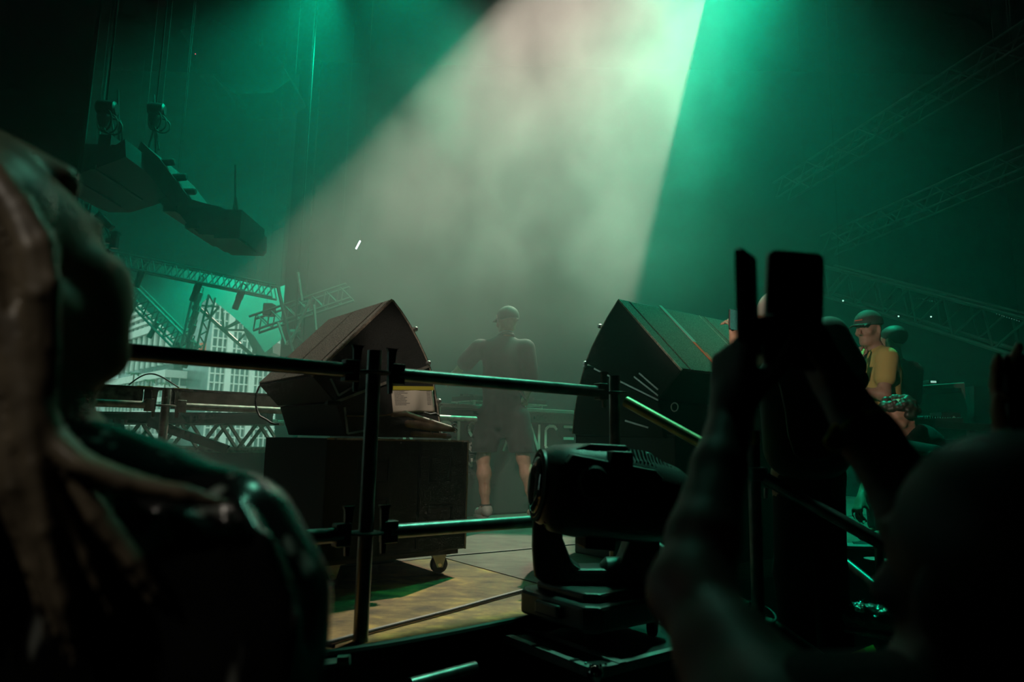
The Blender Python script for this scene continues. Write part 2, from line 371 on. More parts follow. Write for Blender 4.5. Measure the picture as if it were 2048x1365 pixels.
MB().lathe(V(PS.x, PS.y, zc - 0.026), UZ, [(0, 0.046), (0.004, 0.05), (0.048, 0.05), (0.052, 0.046)], 20).build('clamp', M_alu, sr, True)
MB().tube([V(PS.x + 0.03, PS.y - 0.035, zc - 0.05), V(PS.x + 0.03, PS.y - 0.035, zc - 0.09)], 0.008, 8).build('clamp_bolt', M_alu, sr)
for k in range(2):
    MB().lathe(V(PS.x, PS.y, at(1505, 1240 + 36 * k, 2.68).z), UZ, [(0, 0.05), (0.006, 0.05)], 16).build('rosette', M_rail, sr, True)
# the cable coil hung round that post
cc = V(PS.x, PS.y, at(1505, 1225, 2.68).z)
co = MB()
co.ring(cc, V(0.2, -0.35, 1).normalized(), 0.064, 0.006, 30, 8)
co.ring(cc + V(0, 0, -0.045), V(-0.25, -0.3, 1).normalized(), 0.062, 0.006, 30, 8)
tag(co.build('cable_coil', M_rubber, None, True), 'black cable looped around the stair rail post', 'cable')
# far side handrail of the steps
fr = thing('far_stair_railing', 'thin slanting handrail behind the black trousers, ending at a short post', 'railing', at(1760, 1340, 3.0))
F0, F1 = at(1645, 1088, 3.35), at(1764, 1184, 3.0)
MB().tube([F0, F1], 0.0213, 14).build('rail', M_rail, fr, True)
fb = V(F1.x, F1.y, at(1755, 1335, 3.0).z)
MB().tube([fb, V(F1.x, F1.y, F1.z + 0.02)], TR, 16).build('post', M_rail, fr, True)
MB().lathe(fb, UZ, [(0, 0.085), (0.006, 0.09), (0.014, 0.05), (0.03, 0.032)], 18).build('base_plate', M_rail, fr, True)
MB().tube([V(F1.x, F1.y, F1.z - 0.03) - E1 * 0.02, V(F1.x, F1.y, F1.z + 0.20)], 0.018, 12).build('post_spigot', M_rail, fr, True)

# ------------------------------------------------------------------ railing at the far left edge of the deck
QL = at(331, 812, 4.0); zr = QL.z
bl = thing('back_railing', 'weathered scaffold rail with an upright post at the far left deck edge', 'railing', (QL.x, QL.y, GROUND))
MB().tube([V(QL.x, QL.y, GROUND), V(QL.x, QL.y, at(335, 779, 4.0).z)], TR, 18).build('post', M_worn, bl, True)
for sgn, L in ((1, 2.2), (-1, 1.9)):
    MB().tube([QL + E1 * sgn * 0.1, QL + E1 * sgn * L], 0.0213, 16).build('rail', M_worn, bl, True)
rosette(bl, V(QL.x, QL.y, 0), zr + 0.0, (E1, -E1), M_worn)
# board strapped above it
bd = thing('timber_beam', 'scuffed grey timber beam above the far left rail', 'beam', QL + E2 * 0.2)
o = V(QL.x, QL.y, 0) + E2 * 0.13
zb0, zb1 = at(420, 813, 4.15).z, at(420, 783, 4.15).z
MB().obox(V(o.x, o.y, zb0) + E1 * 0.06, E1 * 1.9, E2 * 0.06, V(0, 0, zb1 - zb0)).build('board', mat('weathered_timber', (0.30, 0.26, 0.21), 0.8, noise=0.5, nscale=9), bd, bevel=0.004)
MB().obox(V(o.x, o.y, zb0) - E1 * 2.0, E1 * 1.9, E2 * 0.06, V(0, 0, zb1 - zb0)).build('board', mat('peeling_timber', (0.22, 0.24, 0.22), 0.8, noise=0.95, nscale=22), bd, bevel=0.004)
MB().obox(V(o.x, o.y, zb1) - E1 * 2.0 - E2 * 0.02, E1 * 3.96, E2 * 0.1, V(0, 0, 0.012)).build('cap_strip', mat('rusty_cap_strip', (0.06, 0.04, 0.025), 0.8, noise=0.5, nscale=30), bd)
for k in (-1, 1):
    MB().obox(V(o.x, o.y, zb0 - 0.02) + E1 * (0.075 * k - 0.022) - E2 * 0.012, E1 * 0.044, E2 * 0.012, V(0, 0, zb1 - zb0 + 0.035)).build('bracket', M_dark_metal, bd)
    MB().obox(V(o.x, o.y, zb1 + 0.011) + E1 * (0.10 * k - 0.04) - E2 * 0.024, E1 * 0.08, E2 * 0.105, V(0, 0, 0.004)).build('tape_patch', mat('yellow_tape', (0.55, 0.50, 0.04), 0.5), bd)
arc = []
a0, a1 = at(258, 770, 4.2), at(358, 776, 4.2)
for i in range(17):
    t = i / 16; arc.append(a0.lerp(a1, t) + V(0, 0, 0.073 * math.sin(math.pi * t) * (1 + 0.25 * math.cos(math.pi * t))))
tag(MB().tube(arc, 0.0045, 8).build('arched_cable', M_rubber, None, True), 'black cable arching over the timber beam', 'cable')
lp = []
c0 = at(545, 800, 3.95)
for i in range(15):
    a = R(70 + i * 15); lp.append(at(545 + 34 * math.cos(a) + (8 if i > 10 else 0), 803 - 46 * math.sin(a), 3.85))
tag(MB().tube(lp, 0.006, 8).build('hanging_cable_loop', M_rubber, None, True), 'black cable loop hanging off the back of the left speaker', 'cable')
# ------------------------------------------------------------------ left side fill: subwoofer on a castor board, two array boxes
K = at(655, 877, 3.0); KP = V(K.x, K.y, 0)
ZT = K.z                                   # top of the subwoofer
Rr = on_plane(937, 882, K, E2); LS = (Rr - K).dot(E1); DS = 0.82
M_edge0 = mat('worn_bare_edge', (0.50, 0.43, 0.35), 0.6, noise=0.5, nscale=60)
def subwoofer(label, origin, a, b, z0, z1, LA, LB):
    t = thing('subwoofer', label, 'speaker', origin)
    o = V(origin.x, origin.y, z0)
    MB().obox(o, a * LA, b * LB, V(0, 0, z1 - z0)).build('cabinet', M_subp, t, bevel=0.008)
    for (u0, h0, w, h) in ((0.20, 0.62, 0.22, 0.17), (0.20, 0.30, 0.22, 0.17), (0.70, 0.62, 0.17, 0.22), (0.70, 0.22, 0.19, 0.17)):
        q = o + a * (LA * u0) + UZ * ((z1 - z0) * h0) - b * 0.003
        hd = MB()
        for p_, e_, f_ in ((q, a * (LA * w), V(0, 0, 0.012)), (q + UZ * (z1 - z0) * h, a * (LA * w), V(0, 0, 0.012)), (q, a * 0.012, UZ * (z1 - z0) * h), (q + a * (LA * w - 0.012), a * 0.012, UZ * (z1 - z0) * h)):
            hd.obox(p_, e_, b * 0.006, f_)
        h_ = hd.build('handle_rim', M_dark_metal, t); h_['kind'] = 'stuff'
    MB().obox(o + a * 0.62 * LA - b * 0.004 + UZ * 0.02, a * 0.012, b * 0.008, V(0, 0, z1 - z0 - 0.025)).build('front_trim', M_dark_metal, t)
    for u in (0.05, 0.6, 0.97):
        MB().lathe(o + a * LA * u - b * 0.006 + UZ * (z1 - z0 - 0.006), UZ, [(0, 0.008), (0.006, 0.006)], 8).build('screw', M_alu, t)
    MB().obox(o - b * 0.003 + UZ * (z1 - z0 - 0.006), a * LA, b * 0.012, V(0, 0, 0.008)).build('edge_trim', M_edge0, t)
    MB().obox(o - b * 0.002 + a * (LA - 0.006), a * 0.008, b * 0.008, V(0, 0, z1 - z0)).build('edge_trim', M_edge0, t)
    MB().obox(o + a * 0.02 + b * 0.02 + UZ * -0.022, a * (LA - 0.05), b * (LB - 0.04), V(0, 0, 0.022)).build('castor_board', mat('dark_board', (0.03, 0.025, 0.02), 0.7), t)
    for i, (fa, fb) in enumerate(((0.12, 0.1), (0.86, 0.1), (0.12, 0.9), (0.86, 0.9))):
        c = V(origin.x, origin.y, 0) + a * LA * fa + b * LB * fb
        ft = z0 - 0.022; wr = 0.042
        wd = (a * 0.9 - b * 0.3).normalized(); ax = wd.cross(UZ)
        cst = MB().obox(c - a * 0.045 - b * 0.04 + UZ * (ft - 0.006), a * 0.09, b * 0.08, V(0, 0, 0.006)).build('castor', M_alu, t)
        fk = MB()
        for s_ in (-1, 1):
            e = c + ax * 0.022 * s_
            fk.prism([e + wd * -0.035 + UZ * (ft - 0.007), e + wd * 0.035 + UZ * (ft - 0.007), e + wd * 0.018 + UZ * (wr - 0.012), e + wd * -0.008 + UZ * (wr - 0.012)], ax * 0.003)
        f_ = fk.build('castor_fork', M_alu, cst); f_['kind'] = 'stuff'
        MB().lathe(c + wd * 0.004 - ax * 0.016 + UZ * wr, ax, [(0, wr * 0.8), (0.006, wr), (0.026, wr), (0.032, wr * 0.8)], 22).build('castor_wheel', M_rubber, cst, True)
        MB().lathe(c + wd * 0.004 - ax * 0.026 + UZ * wr, ax, [(0, 0.009), (0.052, 0.009)], 8).build('castor_axle', M_chrome, cst)
    return t
subwoofer('black subwoofer cabinet on castors under the left speaker boxes', KP, E1, E2, 0.118, ZT, LS, DS)

M_edge = mat('worn_bare_edge', (0.50, 0.43, 0.35), 0.6, noise=0.5, nscale=60)
def array_box(label, prof, ext, front_idx, plate, rigs, top_idx=None, strips=(0.0, 0.085, 0.54, 1.0)):
    # prof: outline of the cheek in its own plane; ext: the width of the box; front_idx: which run of outline points is the grille
    base = min(prof, key=lambda p: p.z); t = thing('array_speaker', label, 'speaker', V(base.x, base.y, base.z))
    e = ext.normalized()
    MB().prism(prof, ext).build('cabinet', M_subp, t, bevel=0.004)
    # cheek plate with a sharp lit rim
    cen = sum(prof, Vector((0, 0, 0))) / len(prof)
    ch = [cen + (p - cen) * 0.985 - e * 0.004 for p in prof]
    MB().prism(ch, e * 0.004).build('cheek_plate', M_subp, t)
    # rounded grille along the front
    for i in range(len(front_idx) - 1): MB().bar(prof[front_idx[i]] - e * 0.003, prof[front_idx[i + 1]] - e * 0.003, 0.006, 0.006, e).build('edge_trim', M_edge, t)
    if top_idx: MB().bar(prof[top_idx[0]] - e * 0.002, prof[top_idx[1]] - e * 0.002, 0.010, 0.008, e).build('edge_trim', M_edge, t)
    fr_ = [prof[i] for i in front_idx]; out = (fr_[len(fr_) // 2] - cen); out = (out - e * out.dot(e)).normalized()
    g = [p + out * 0.004 for p in fr_] + [p + out * 0.016 for p in fr_[::-1]]
    MB().prism([p + e * 0.01 for p in g], e * (ext.length - 0.02)).build('grille', mat('speaker_grille', (0.015, 0.015, 0.015), 0.6, bump=0.6, bscale=500), t)
    if top_idx:
        a, b = prof[top_idx[0]], prof[top_idx[1]]; n_ = (b - a).cross(e).normalized()
        if n_.z < 0: n_ = -n_
        for i in range(len(strips) - 1):
            s0, s1 = strips[i], strips[i + 1]; g = 0.006
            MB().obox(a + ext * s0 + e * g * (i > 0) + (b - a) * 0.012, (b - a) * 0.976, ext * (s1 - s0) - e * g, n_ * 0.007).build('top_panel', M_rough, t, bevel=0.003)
    for pl in plate:                       # U shaped steel rigging strap on the cheek
        mb = MB()
        for i in range(len(pl) - 1): mb.bar(pl[i] - e * 0.006, pl[i + 1] - e * 0.006, 0.009, 0.006, e)
        q = mb.build('rigging_strap', M_alu, t); q['kind'] = 'stuff'
    for q in rigs:
        MB().lathe(q, -e, [(0, 0.013), (0.012, 0.013), (0.02, 0.008)], 12).build('rigging_knob', M_alu, t, True)
    return t
def onL(x, y): return on_plane(x, y, K, E2)
WB = 0.72
pu = [onL(783, 600), onL(800, 622), onL(818, 650), onL(835, 682), onL(848, 710), onL(857, 731), onL(668, 803), onL(624, 752)]
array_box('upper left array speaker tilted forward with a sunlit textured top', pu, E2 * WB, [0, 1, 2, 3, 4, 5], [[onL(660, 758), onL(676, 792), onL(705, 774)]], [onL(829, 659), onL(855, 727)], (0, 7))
pl_ = [onL(858, 734), onL(866, 770), onL(873, 810), onL(878, 846), onL(879, 876.5), onL(692, 872), onL(672, 806)]
array_box('lower left array speaker under a tilted one, a taped setlist on its cheek', pl_, E2 * WB, [0, 1, 2, 3, 4], [[onL(688, 815), onL(694, 868), onL(728, 862)]], [onL(876, 803)], None)
MB().bar(onL(672, 804) - E2 * 0.006, onL(858, 732.5) - E2 * 0.006, 0.012, 0.008, E2).build('seam_bar', M_worn, bpy.data.objects['array_speaker.001'])
MB().obox(onL(650, 811) - E2 * 0.03, E1 * 0.06, E2 * 0.04, V(0, 0, 0.02)).build('rigging_latch', M_dark_metal, bpy.data.objects['array_speaker.001'], bevel=0.004)
# taped setlist
pa, pb, pc = onL(779, 779), onL(862, 779.5), onL(783, 826)
m = bpy.data.materials.new('printed_paper'); m.use_nodes = True; nt = m.node_tree; b = nt.nodes['Principled BSDF']; b.inputs['Roughness'].default_value = 0.85
tc = nt.nodes.new('ShaderNodeTexCoord'); mp = nt.nodes.new('ShaderNodeMapping'); mp.inputs['Scale'].default_value = (1, 1, 1)
nt.links.new(tc.outputs['UV'], mp.inputs[0])
sx = nt.nodes.new('ShaderNodeSeparateXYZ'); nt.links.new(mp.outputs[0], sx.inputs[0])
def mnode(op, a, b_=None, c_=None):
    n = nt.nodes.new('ShaderNodeMath'); n.operation = op
    for i, x in enumerate((a, b_, c_)):
        if x is None: continue
        if hasattr(x, 'is_linked') or hasattr(x, 'links'): nt.links.new(x, n.inputs[i])
        else: n.inputs[i].default_value = x
    return n.outputs[0]
U, Vv = sx.outputs[0], sx.outputs[1]
row = mnode('FLOOR', mnode('MULTIPLY', Vv, 16.0))
line = mnode('LESS_THAN', mnode('FRACT', mnode('MULTIPLY', Vv, 16.0)), 0.5)
wn = nt.nodes.new('ShaderNodeTexWhiteNoise'); wn.noise_dimensions = '1D'; nt.links.new(row, wn.inputs['W'])
lenr = mnode('MULTIPLY_ADD', wn.outputs[0], 0.22, 0.14)
left = mnode('MULTIPLY', mnode('GREATER_THAN', U, 0.06), mnode('LESS_THAN', mnode('SUBTRACT', U, 0.06), lenr))
right = mnode('MULTIPLY', mnode('GREATER_THAN', U, 0.84), mnode('LESS_THAN', U, 0.93))
nz = nt.nodes.new('ShaderNodeTexNoise'); nz.inputs['Scale'].default_value = 90; nt.links.new(tc.outputs['UV'], nz.inputs['Vector'])
ink = mnode('MULTIPLY', mnode('MULTIPLY', mnode('MAXIMUM', left, right), line), mnode('MULTIPLY', mnode('GREATER_THAN', Vv, 0.3), mnode('LESS_THAN', Vv, 0.94)))
ink = mnode('MULTIPLY', ink, mnode('GREATER_THAN', nz.outputs[0], 0.42))
mxn = nt.nodes.new('ShaderNodeMix'); mxn.data_type = 'RGBA'; nt.links.new(ink, mxn.inputs[0]); mxn.inputs[6].default_value = (0.62, 0.58, 0.50, 1); mxn.inputs[7].default_value = (0.08, 0.08, 0.08, 1)
nt.links.new(mxn.outputs[2], b.inputs['Base Color']); b.inputs['Subsurface Weight'].default_value = 0.0
M_print = m
pp = thing('setlist_paper', 'white printed setlist taped up with a yellow strip on the left speaker', 'paper', pc)
vs, fs, uvs = [], [], []
NX, NY = 14, 10
for j in range(NY + 1):
    for i in range(NX + 1):
        s_, t_ = i / NX, j / NY
        p = pa + (pb - pa) * s_ + (pc - pa) * t_
        bulge = 0.012 * math.exp(-((s_ - 0.55) / 0.12) ** 2) * (t_ * (1.1 - t_) * 3) + 0.006 * t_ * math.sin(s_ * 7) * t_
        vs.append(p - E2 * (0.016 + bulge)); uvs.append((s_, 1 - t_))
for j in range(NY):
    for i in range(NX):
        q = j * (NX + 1) + i; fs.append((q, q + NX + 1, q + NX + 2, q + 1))
me = bpy.data.meshes.new('sheet'); Mi = ROOTM[pp.name].inverted(); me.from_pydata([Mi @ v for v in vs], [], fs)
ul = me.uv_layers.new(name='UVMap')
for l in me.loops: ul.data[l.index].uv = uvs[l.vertex_index]
me.materials.append(M_print); me.polygons.foreach_set('use_smooth', [True] * len(me.polygons))
so_ = bpy.data.objects.new('sheet', me); COL.objects.link(so_); so_.parent = pp
th = so_.modifiers.new('thick', 'SOLIDIFY'); th.thickness = 0.0006
M_tape = mat('yellow_tape', (0.55, 0.50, 0.04), 0.5)
MB().obox(pa - E1 * 0.005 - E2 * 0.019 - UZ * 0.004, (pb - pa) + E1 * 0.008, E2 * 0.002, V(0, 0, 0.018)).build('tape_strip', M_tape, pp)

# ------------------------------------------------------------------ right side fill
KR = at(1240, 600, 3.85)
def onR(x, y): return on_plane(x, y, KR, E1)
q = [onR(1238, 600), onR(1218, 632), onR(1200, 665), onR(1184, 697), onR(1172, 727), onR(1318, 801), onR(1364, 741)]
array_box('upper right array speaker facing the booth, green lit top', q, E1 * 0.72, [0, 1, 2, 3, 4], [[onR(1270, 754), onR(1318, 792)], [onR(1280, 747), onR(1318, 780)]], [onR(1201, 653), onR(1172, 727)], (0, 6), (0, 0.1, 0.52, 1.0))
q2 = [onR(1171, 731), onR(1160, 772), onR(1151, 820), onR(1146, 868), onR(1330, 877), onR(1318, 806)]
array_box('lower right array speaker with side slots behind the rail post', q2, E1 * 0.72, [0, 1, 2, 3], [[onR(1252, 842), onR(1298, 856)], [onR(1190, 738), onR(1318, 801)]], [onR(1172, 733)], None)
qs = [onR(1238, 600) + E1 * 0.735, onR(1218, 632) + E1 * 0.735, onR(1200, 665) + E1 * 0.735, onR(1172, 727) + E1 * 0.735, onR(1318, 801) + E1 * 0.735, onR(1364, 741) + E1 * 0.735]
array_box('second upper array speaker behind the strapped one on the right', qs, E1 * 0.72, [0, 1, 2, 3], [], [], (0, 5), (0, 0.05, 1.0))
array_box('second lower array speaker behind the one at the rail post', [p + E1 * 0.735 for p in q2], E1 * 0.72, [0, 1, 2, 3], [], [], None)
# dark riser box below them
zb = onR(1146, 868).z
lo_ = V(onR(1330, 877).x, onR(1330, 877).y, 0) - E2 * 0.05
tr = thing('speaker_riser', 'dark riser case under the right array speakers', 'case', lo_)
MB().obox(lo_ + E1 * 0.02, E1 * 1.42, E2 * (onR(1146, 868) - onR(1330, 877)).dot(E2) + E2 * 0.05, V(0, 0, zb - 0.012)).build('body', M_black, tr, bevel=0.006)
MB().obox(lo_ + E1 * 0.02 + UZ * (zb - 0.012), E1 * 1.42, E2 * (onR(1146, 868) - onR(1330, 877)).dot(E2) + E2 * 0.05, V(0, 0, 0.010)).build('lid_plate', M_dark_metal, tr)
MB().ring(onR(1352, 815) - E1 * 0.01, E1, 0.022, 0.004, 20, 6).build('ring_handle', M_alu, tr, True)
# ratchet strap over the right speaker top: grey first, then orange
a, b_ = onR(1238, 600), onR(1364, 741); n_ = (b_ - a).cross(E1).normalized(); n_ = n_ if n_.z > 0 else -n_
st = thing('ratchet_strap', 'ratchet strap across the right speaker top, its lower end orange', 'strap', onR(1364, 741) + E1 * 0.37)
off = E1 * 0.345
def st_seg(t0, t1, w, m, nm):
    p = a + (b_ - a) * t0 + off + n_ * 0.008; MB().obox(p, (b_ - a) * (t1 - t0), E1 * w, n_ * 0.004).build(nm, m, st)
st_seg(-0.02, 0.55, 0.03, mat('grey_webbing', (0.35, 0.38, 0.36), 0.7), 'webbing')
st_seg(0.55, 0.70, 0.016, mat('orange_webbing', (0.75, 0.10, 0.04), 0.6, emit=None), 'webbing')
st_seg(0.70, 1.08, 0.034, mat('orange_webbing', (0.75, 0.10, 0.04), 0.6), 'webbing')
# ------------------------------------------------------------------ tarpaulins that close the rig at the back left
def sheet(name, pts, m, thick=0.03):
    return MB().prism(pts, V(0, thick, 0)).build(name, m)
YT = 19.0
low = [(-260, 330), (120, 450), (212, 540), (250, 577), (310, 638), (373, 699), (386, 662), (404, 606), (417, 594), (448, 618), (480, 645), (508, 672), (530, 706), (575, 668), (640, 640)]
tp = [at(x, y, YT) for x, y in low]
top = [V(tp[-1].x, YT, ZR), V(tp[0].x - 3, YT, ZR), V(tp[0].x - 3, YT, tp[0].z)]
struct(sheet('wall_tarpaulin_1', tp + top, M_tarp))
up = [(-260, 470), (160, 500), (230, 512), (330, 532), (440, 553), (548, 577), (600, 560), (640, 540)]
tq = [at(x, y, 16.5) for x, y in up]
struct(sheet('wall_tarpaulin_2', tq + [V(tq[-1].x, 16.5, ZR), V(tq[0].x, 16.5, ZR)], mat('dark_grey_tarpaulin', (0.06, 0.07, 0.07), 0.85, noise=0.3, nscale=0.8, spec=0.1)))
x_t = at(640, 700, YT).x
struct(MB().box(x_t - 0.05, 15.9, GROUND, x_t + 0.05, YT, ZR).build('wall_tarpaulin_3', M_canvas))
struct(MB().box(x_t, 15.8, GROUND, -4.9, 15.95, ZR).build('wall_tarpaulin_4', M_canvas))
# low black barrier across the opening, under the truss bridge
struct(MB().box(-9.5, 8.6, GROUND, -2.2, 8.7, at(300, 891, 8.6).z).build('wall_barrier', M_drape))
wa, wb_ = at(118, 700, 8.8), at(118, 700, YT + 0.1)      # added unseen wing, blocks sky light left of the opening
struct(MB().prism([V(wa.x, wa.y, GROUND), V(wb_.x, wb_.y, GROUND), V(wb_.x, wb_.y, ZR), V(wa.x, wa.y, ZR)], V(-0.08, 0, 0)).build('wall_left_sky_block', M_canvas))
struct(MB().box(-24, 8.75, GROUND, wa.x, 8.83, ZR).build('wall_left_sky_block_return', M_canvas))  # added with the wing to keep sky light off the stage

# ------------------------------------------------------------------ box and ladder trusses
def truss(name, label, a, b, h, w, n, tr=0.025, dr=0.013, m=mat('dull_grey_truss', (0.08, 0.085, 0.085), 0.5, 0.5), up=UZ, group=None, single=False, hang=True):
    t = thing(name, label, 'truss', a, None, group)
    d = (b - a).normalized(); s = d.cross(up).normalized(); u = s.cross(d).normalized()
    offs = [(-w / 2, -h / 2), (w / 2, -h / 2), (-w / 2, h / 2), (w / 2, h / 2)] if not single else [(0, -h / 2), (0, h / 2)]
    for x, z in offs: MB().tube([a + s * x + u * z, b + s * x + u * z], tr, 8).build('chord', m, t, True)
    L = (b - a)
    if hang:
        for k in (0.12, 0.88):
            p = a + L * k; MB().tube([p, V(p.x, p.y, ZR)], 0.003, 5).build('hanging_wire', M_rubber, t)
    for x in ((-w / 2, w / 2) if not single else (0,)):
        for i in range(n):
            p = a + L * (i / n) + s * x; q = a + L * ((i + 1) / n) + s * x; sg = 1 if i % 2 == 0 else -1
            MB().tube([p - u * h / 2 * sg, q + u * h / 2 * sg], dr, 6).build('brace', m, t, True)
    return t
# truss bridge beyond the left rail
truss('truss_bridge', 'heavy triangulated truss bridge beyond the far left rail', at(-60, 870, 8.0), at(560, 873, 8.2), 0.32, 0.3, 16, 0.034, 0.022, M_worn, hang=False)
bb = thing('steel_beam', 'dark steel beam running below the far left rail', 'beam', at(330, 845, 7.6))
MB().bar(at(-60, 834, 7.4), at(540, 838, 7.5), 0.2, 0.12).build('web', M_dark_metal, bb)
MB().bar(at(-60, 823, 7.4), at(540, 829.5, 7.5), 0.26, 0.015).build('flange', M_dark_metal, bb)
for a_, b__ in (((150, 873), (250, 866)), ((215, 840), (215, 905)), ((238, 840), (238, 905))):
    MB().bar(at(*a_, 7.0), at(*b__, 7.0), 0.07, 0.07).build('stub', M_dark_metal, bb)
MB().bar(at(300, 845, 7.4), at(455, 900, 7.5), 0.09, 0.09).build('diagonal_brace', M_dark_metal, bb)
# zig-zag trusses with hanging profile lamps, back left
def profile_lamp(label, top, tilt, size, m=M_black, group='profile lamps hung from the far left trusses'):
    t = thing('profile_lamp', label, 'lamp', top, None, group)
    d = tilt.normalized(); s = size
    MB().lathe(top + d * 0.25 * s, d, [(0, 0.09 * s), (0.05 * s, 0.16 * s), (0.45 * s, 0.17 * s), (0.5 * s, 0.14 * s), (0.95 * s, 0.15 * s), (1.0 * s, 0.13 * s)], 14).build('housing', m, t, True)
    x, y, _ = frame(d)
    for k in (-1, 1): MB().bar(top + x * 0.19 * s * k, top + d * 0.55 * s + x * 0.19 * s * k, 0.03 * s, 0.05 * s).build('yoke_arm', m, t)
    MB().bar(top - x * 0.2 * s, top + x * 0.2 * s, 0.05 * s, 0.04 * s).build('yoke_bridge', m, t)
    return t
truss('lamp_truss', 'slanting lamp truss along the lower edge of the tarpaulin at far left', at(208, 528, 18.0), at(384, 706, 18.0), 0.42, 0.42, 18, 0.03, 0.02)
truss('lamp_truss', 'long level lamp truss below the dark upper tarpaulin', at(205, 514, 15.5), at(552, 585, 15.5), 0.3, 0.3, 30, 0.025, 0.015)
truss('lamp_truss', 'short upright truss where two tarpaulins meet, hung with lamps', at(409, 590, 17.5), at(381, 712, 17.5), 0.4, 0.4, 9, 0.03, 0.02, up=V(0, 1, 0.1))
truss('open_truss', 'open triangulated truss across the glass tower', at(394, 613, 20.5), at(505, 712, 20.5), 0.02, 0.02, 1, 0.05, 0.03, M_dark_metal, single=True)
for a_, b__ in (((394, 611), (438, 614)), ((438, 614), (421, 634)), ((444, 618), (447, 657)), ((480, 640), (450, 657)), ((447, 660), (490, 661)), ((450, 658), (490, 640)), ((490, 668), (475, 685))):
    MB().tube([at(*a_, 20.5), at(*b__, 20.5)], 0.035, 6).build('strut', M_dark_metal, bpy.data.objects['open_truss'])
for (x, y), sz, w in (((236, 552), 0.5, 'first'), ((277, 592), 0.5, 'second'), ((320, 636), 0.48, 'third'), ((288 + 75, 676), 0.48, 'fourth')):
    profile_lamp('%s lamp from the top on the slanting truss at far left' % w, at(x, y, 18.0), V(-0.45, 0, -1), sz)
for (x, y), w in (((292, 525), 'leftmost'), ((404, 553), 'middle'), ((489, 569), 'rightmost')):
    profile_lamp('%s lamp hung under the level truss below the dark tarpaulin' % w, at(x, y, 15.5), V(-0.3, 0, -1), 0.5)
for i, (x, y) in enumerate(((404, 575), (396, 612), (391, 640), (386, 672), (384, 690))):
    profile_lamp('%s lamp down the short upright truss' % ('topmost', 'second', 'third', 'fourth', 'lowest')[i], at(x, y, 17.5), V(-0.25, 0, -1), 0.5)
# trusses seen through the shaft, left of the light
truss('ladder_truss', 'pale ladder truss rising to the right behind the left speaker', at(508, 650, 13.5), at(700, 585, 13.5), 0.3, 0.3, 14, 0.024, 0.014)
truss('ladder_truss', 'pale upright tower truss just left of the left speaker', at(556, 575, 12.5), at(588, 715, 12.5), 0.02, 0.02, 1, 0.03, 0.02, single=True, up=V(0, 1, 0.1))
for a_, b__ in (((596, 545), (604, 602)), ((556, 645), (572, 690)), ((572, 690), (600, 655)), ((620, 600), (580, 690)), ((628, 610), (632, 660))):
    MB().tube([at(*a_, 12.5), at(*b__, 12.5)], 0.028, 6).build('strut', M_alu, bpy.data.objects['ladder_truss.001'])
MB().box(*at(524, 630, 13.4), *(at(545, 606, 13.4) + V(0, 0.25, 0))).build('motor_box', M_black, bpy.data.objects['ladder_truss'], bevel=0.02)
# ------------------------------------------------------------------ bent lighting pods hung on chain hoists
def pod(label, Y, segs, depth, lamps, hang, steps, m=mat('pod_black', (0.003, 0.003, 0.003), 0.7)):
    root = at(*segs[0], Y); t = thing('lighting_pod', label, 'light rig', root)
    P = [at(x, y, Y) for x, y in segs]
    MB().prism(P, V(0, depth, 0)).build('frame', m, t)
    for (x0_, y0_, x1_, y1_) in steps:
        p, q_ = at(x0_, y0_, Y), at(x1_, y1_, Y)
        MB().box(min(p.x, q_.x), Y - 0.02, min(p.z, q_.z), max(p.x, q_.x), Y + depth * 0.8, max(p.z, q_.z)).build('step_panel', m, t)
    for (x0_, y0_, x1_, y1_, r) in lamps:
        p, q_ = at(x0_, y0_, Y + 0.1), at(x1_, y1_, Y + 0.1)
        d = (q_ - p); L_ = d.length
        MB().lathe(p, d, [(0, r), (L_ * 0.9, r), (L_, r * 0.7)], 12).build('lamp_head', m, t, True)
    for (x0_, y0_, x1_, y1_) in hang:
        MB().tube([at(x0_, y0_, Y + depth / 2), at(x1_, y1_, Y + depth / 2)], 0.016 * Y / 10, 6).build('hoist_cable', m, t)
    for k in (1, -2):
        p = P[k]; MB().tube([V(p.x, p.y + depth / 2, p.z), V(p.x, p.y + depth / 2, ZR)], 0.004, 5).build('hanging_wire', m, t)
    return t
pod('large bent lighting pod with stepped underside, right of the two big pods', 10.0,
    [(282, 283), (318, 316), (345, 352), (380, 398), (400, 404), (440, 414), (462, 424), (478, 428), (478, 462), (470, 470), (400, 468), (378, 452), (340, 404), (300, 352), (270, 322), (275, 300)], 1.2,
    [(318, 326, 350, 324, 0.055), (340, 356, 374, 354, 0.06), (362, 384, 392, 383, 0.055)],
    [(312, 315, 308, 190), (318, 300, 312, 250), (296, 300, 310, 250), (470, 425, 471, 330), (466, 426, 471, 395), (476, 428, 472, 395)],
    [(328, 412, 352, 424), (372, 448, 400, 458), (398, 462, 436, 471), (430, 462, 476, 478), (455, 420, 480, 476)])
pod('wide dark strip under the large right pod', 11.0, [(245, 322), (258, 306), (300, 352), (345, 398), (360, 428), (328, 414), (290, 372)], 0.8, [], [], [])
pod('large bent lighting pod at upper left with two tubes on top', 9.5,
    [(70, 305), (120, 286), (232, 290), (250, 278), (252, 314), (195, 336), (140, 352), (90, 352), (60, 340)], 1.6,
    [(110, 290, 82, 268, 0.08), (150, 282, 126, 257, 0.08), (60, 300, 30, 284, 0.09)],
    [(238, 285, 236, 180), (232, 288, 215, 200), (245, 284, 240, 240)],
    [(180, 330, 192, 340), (126, 344, 142, 355), (200, 270, 222, 292)])
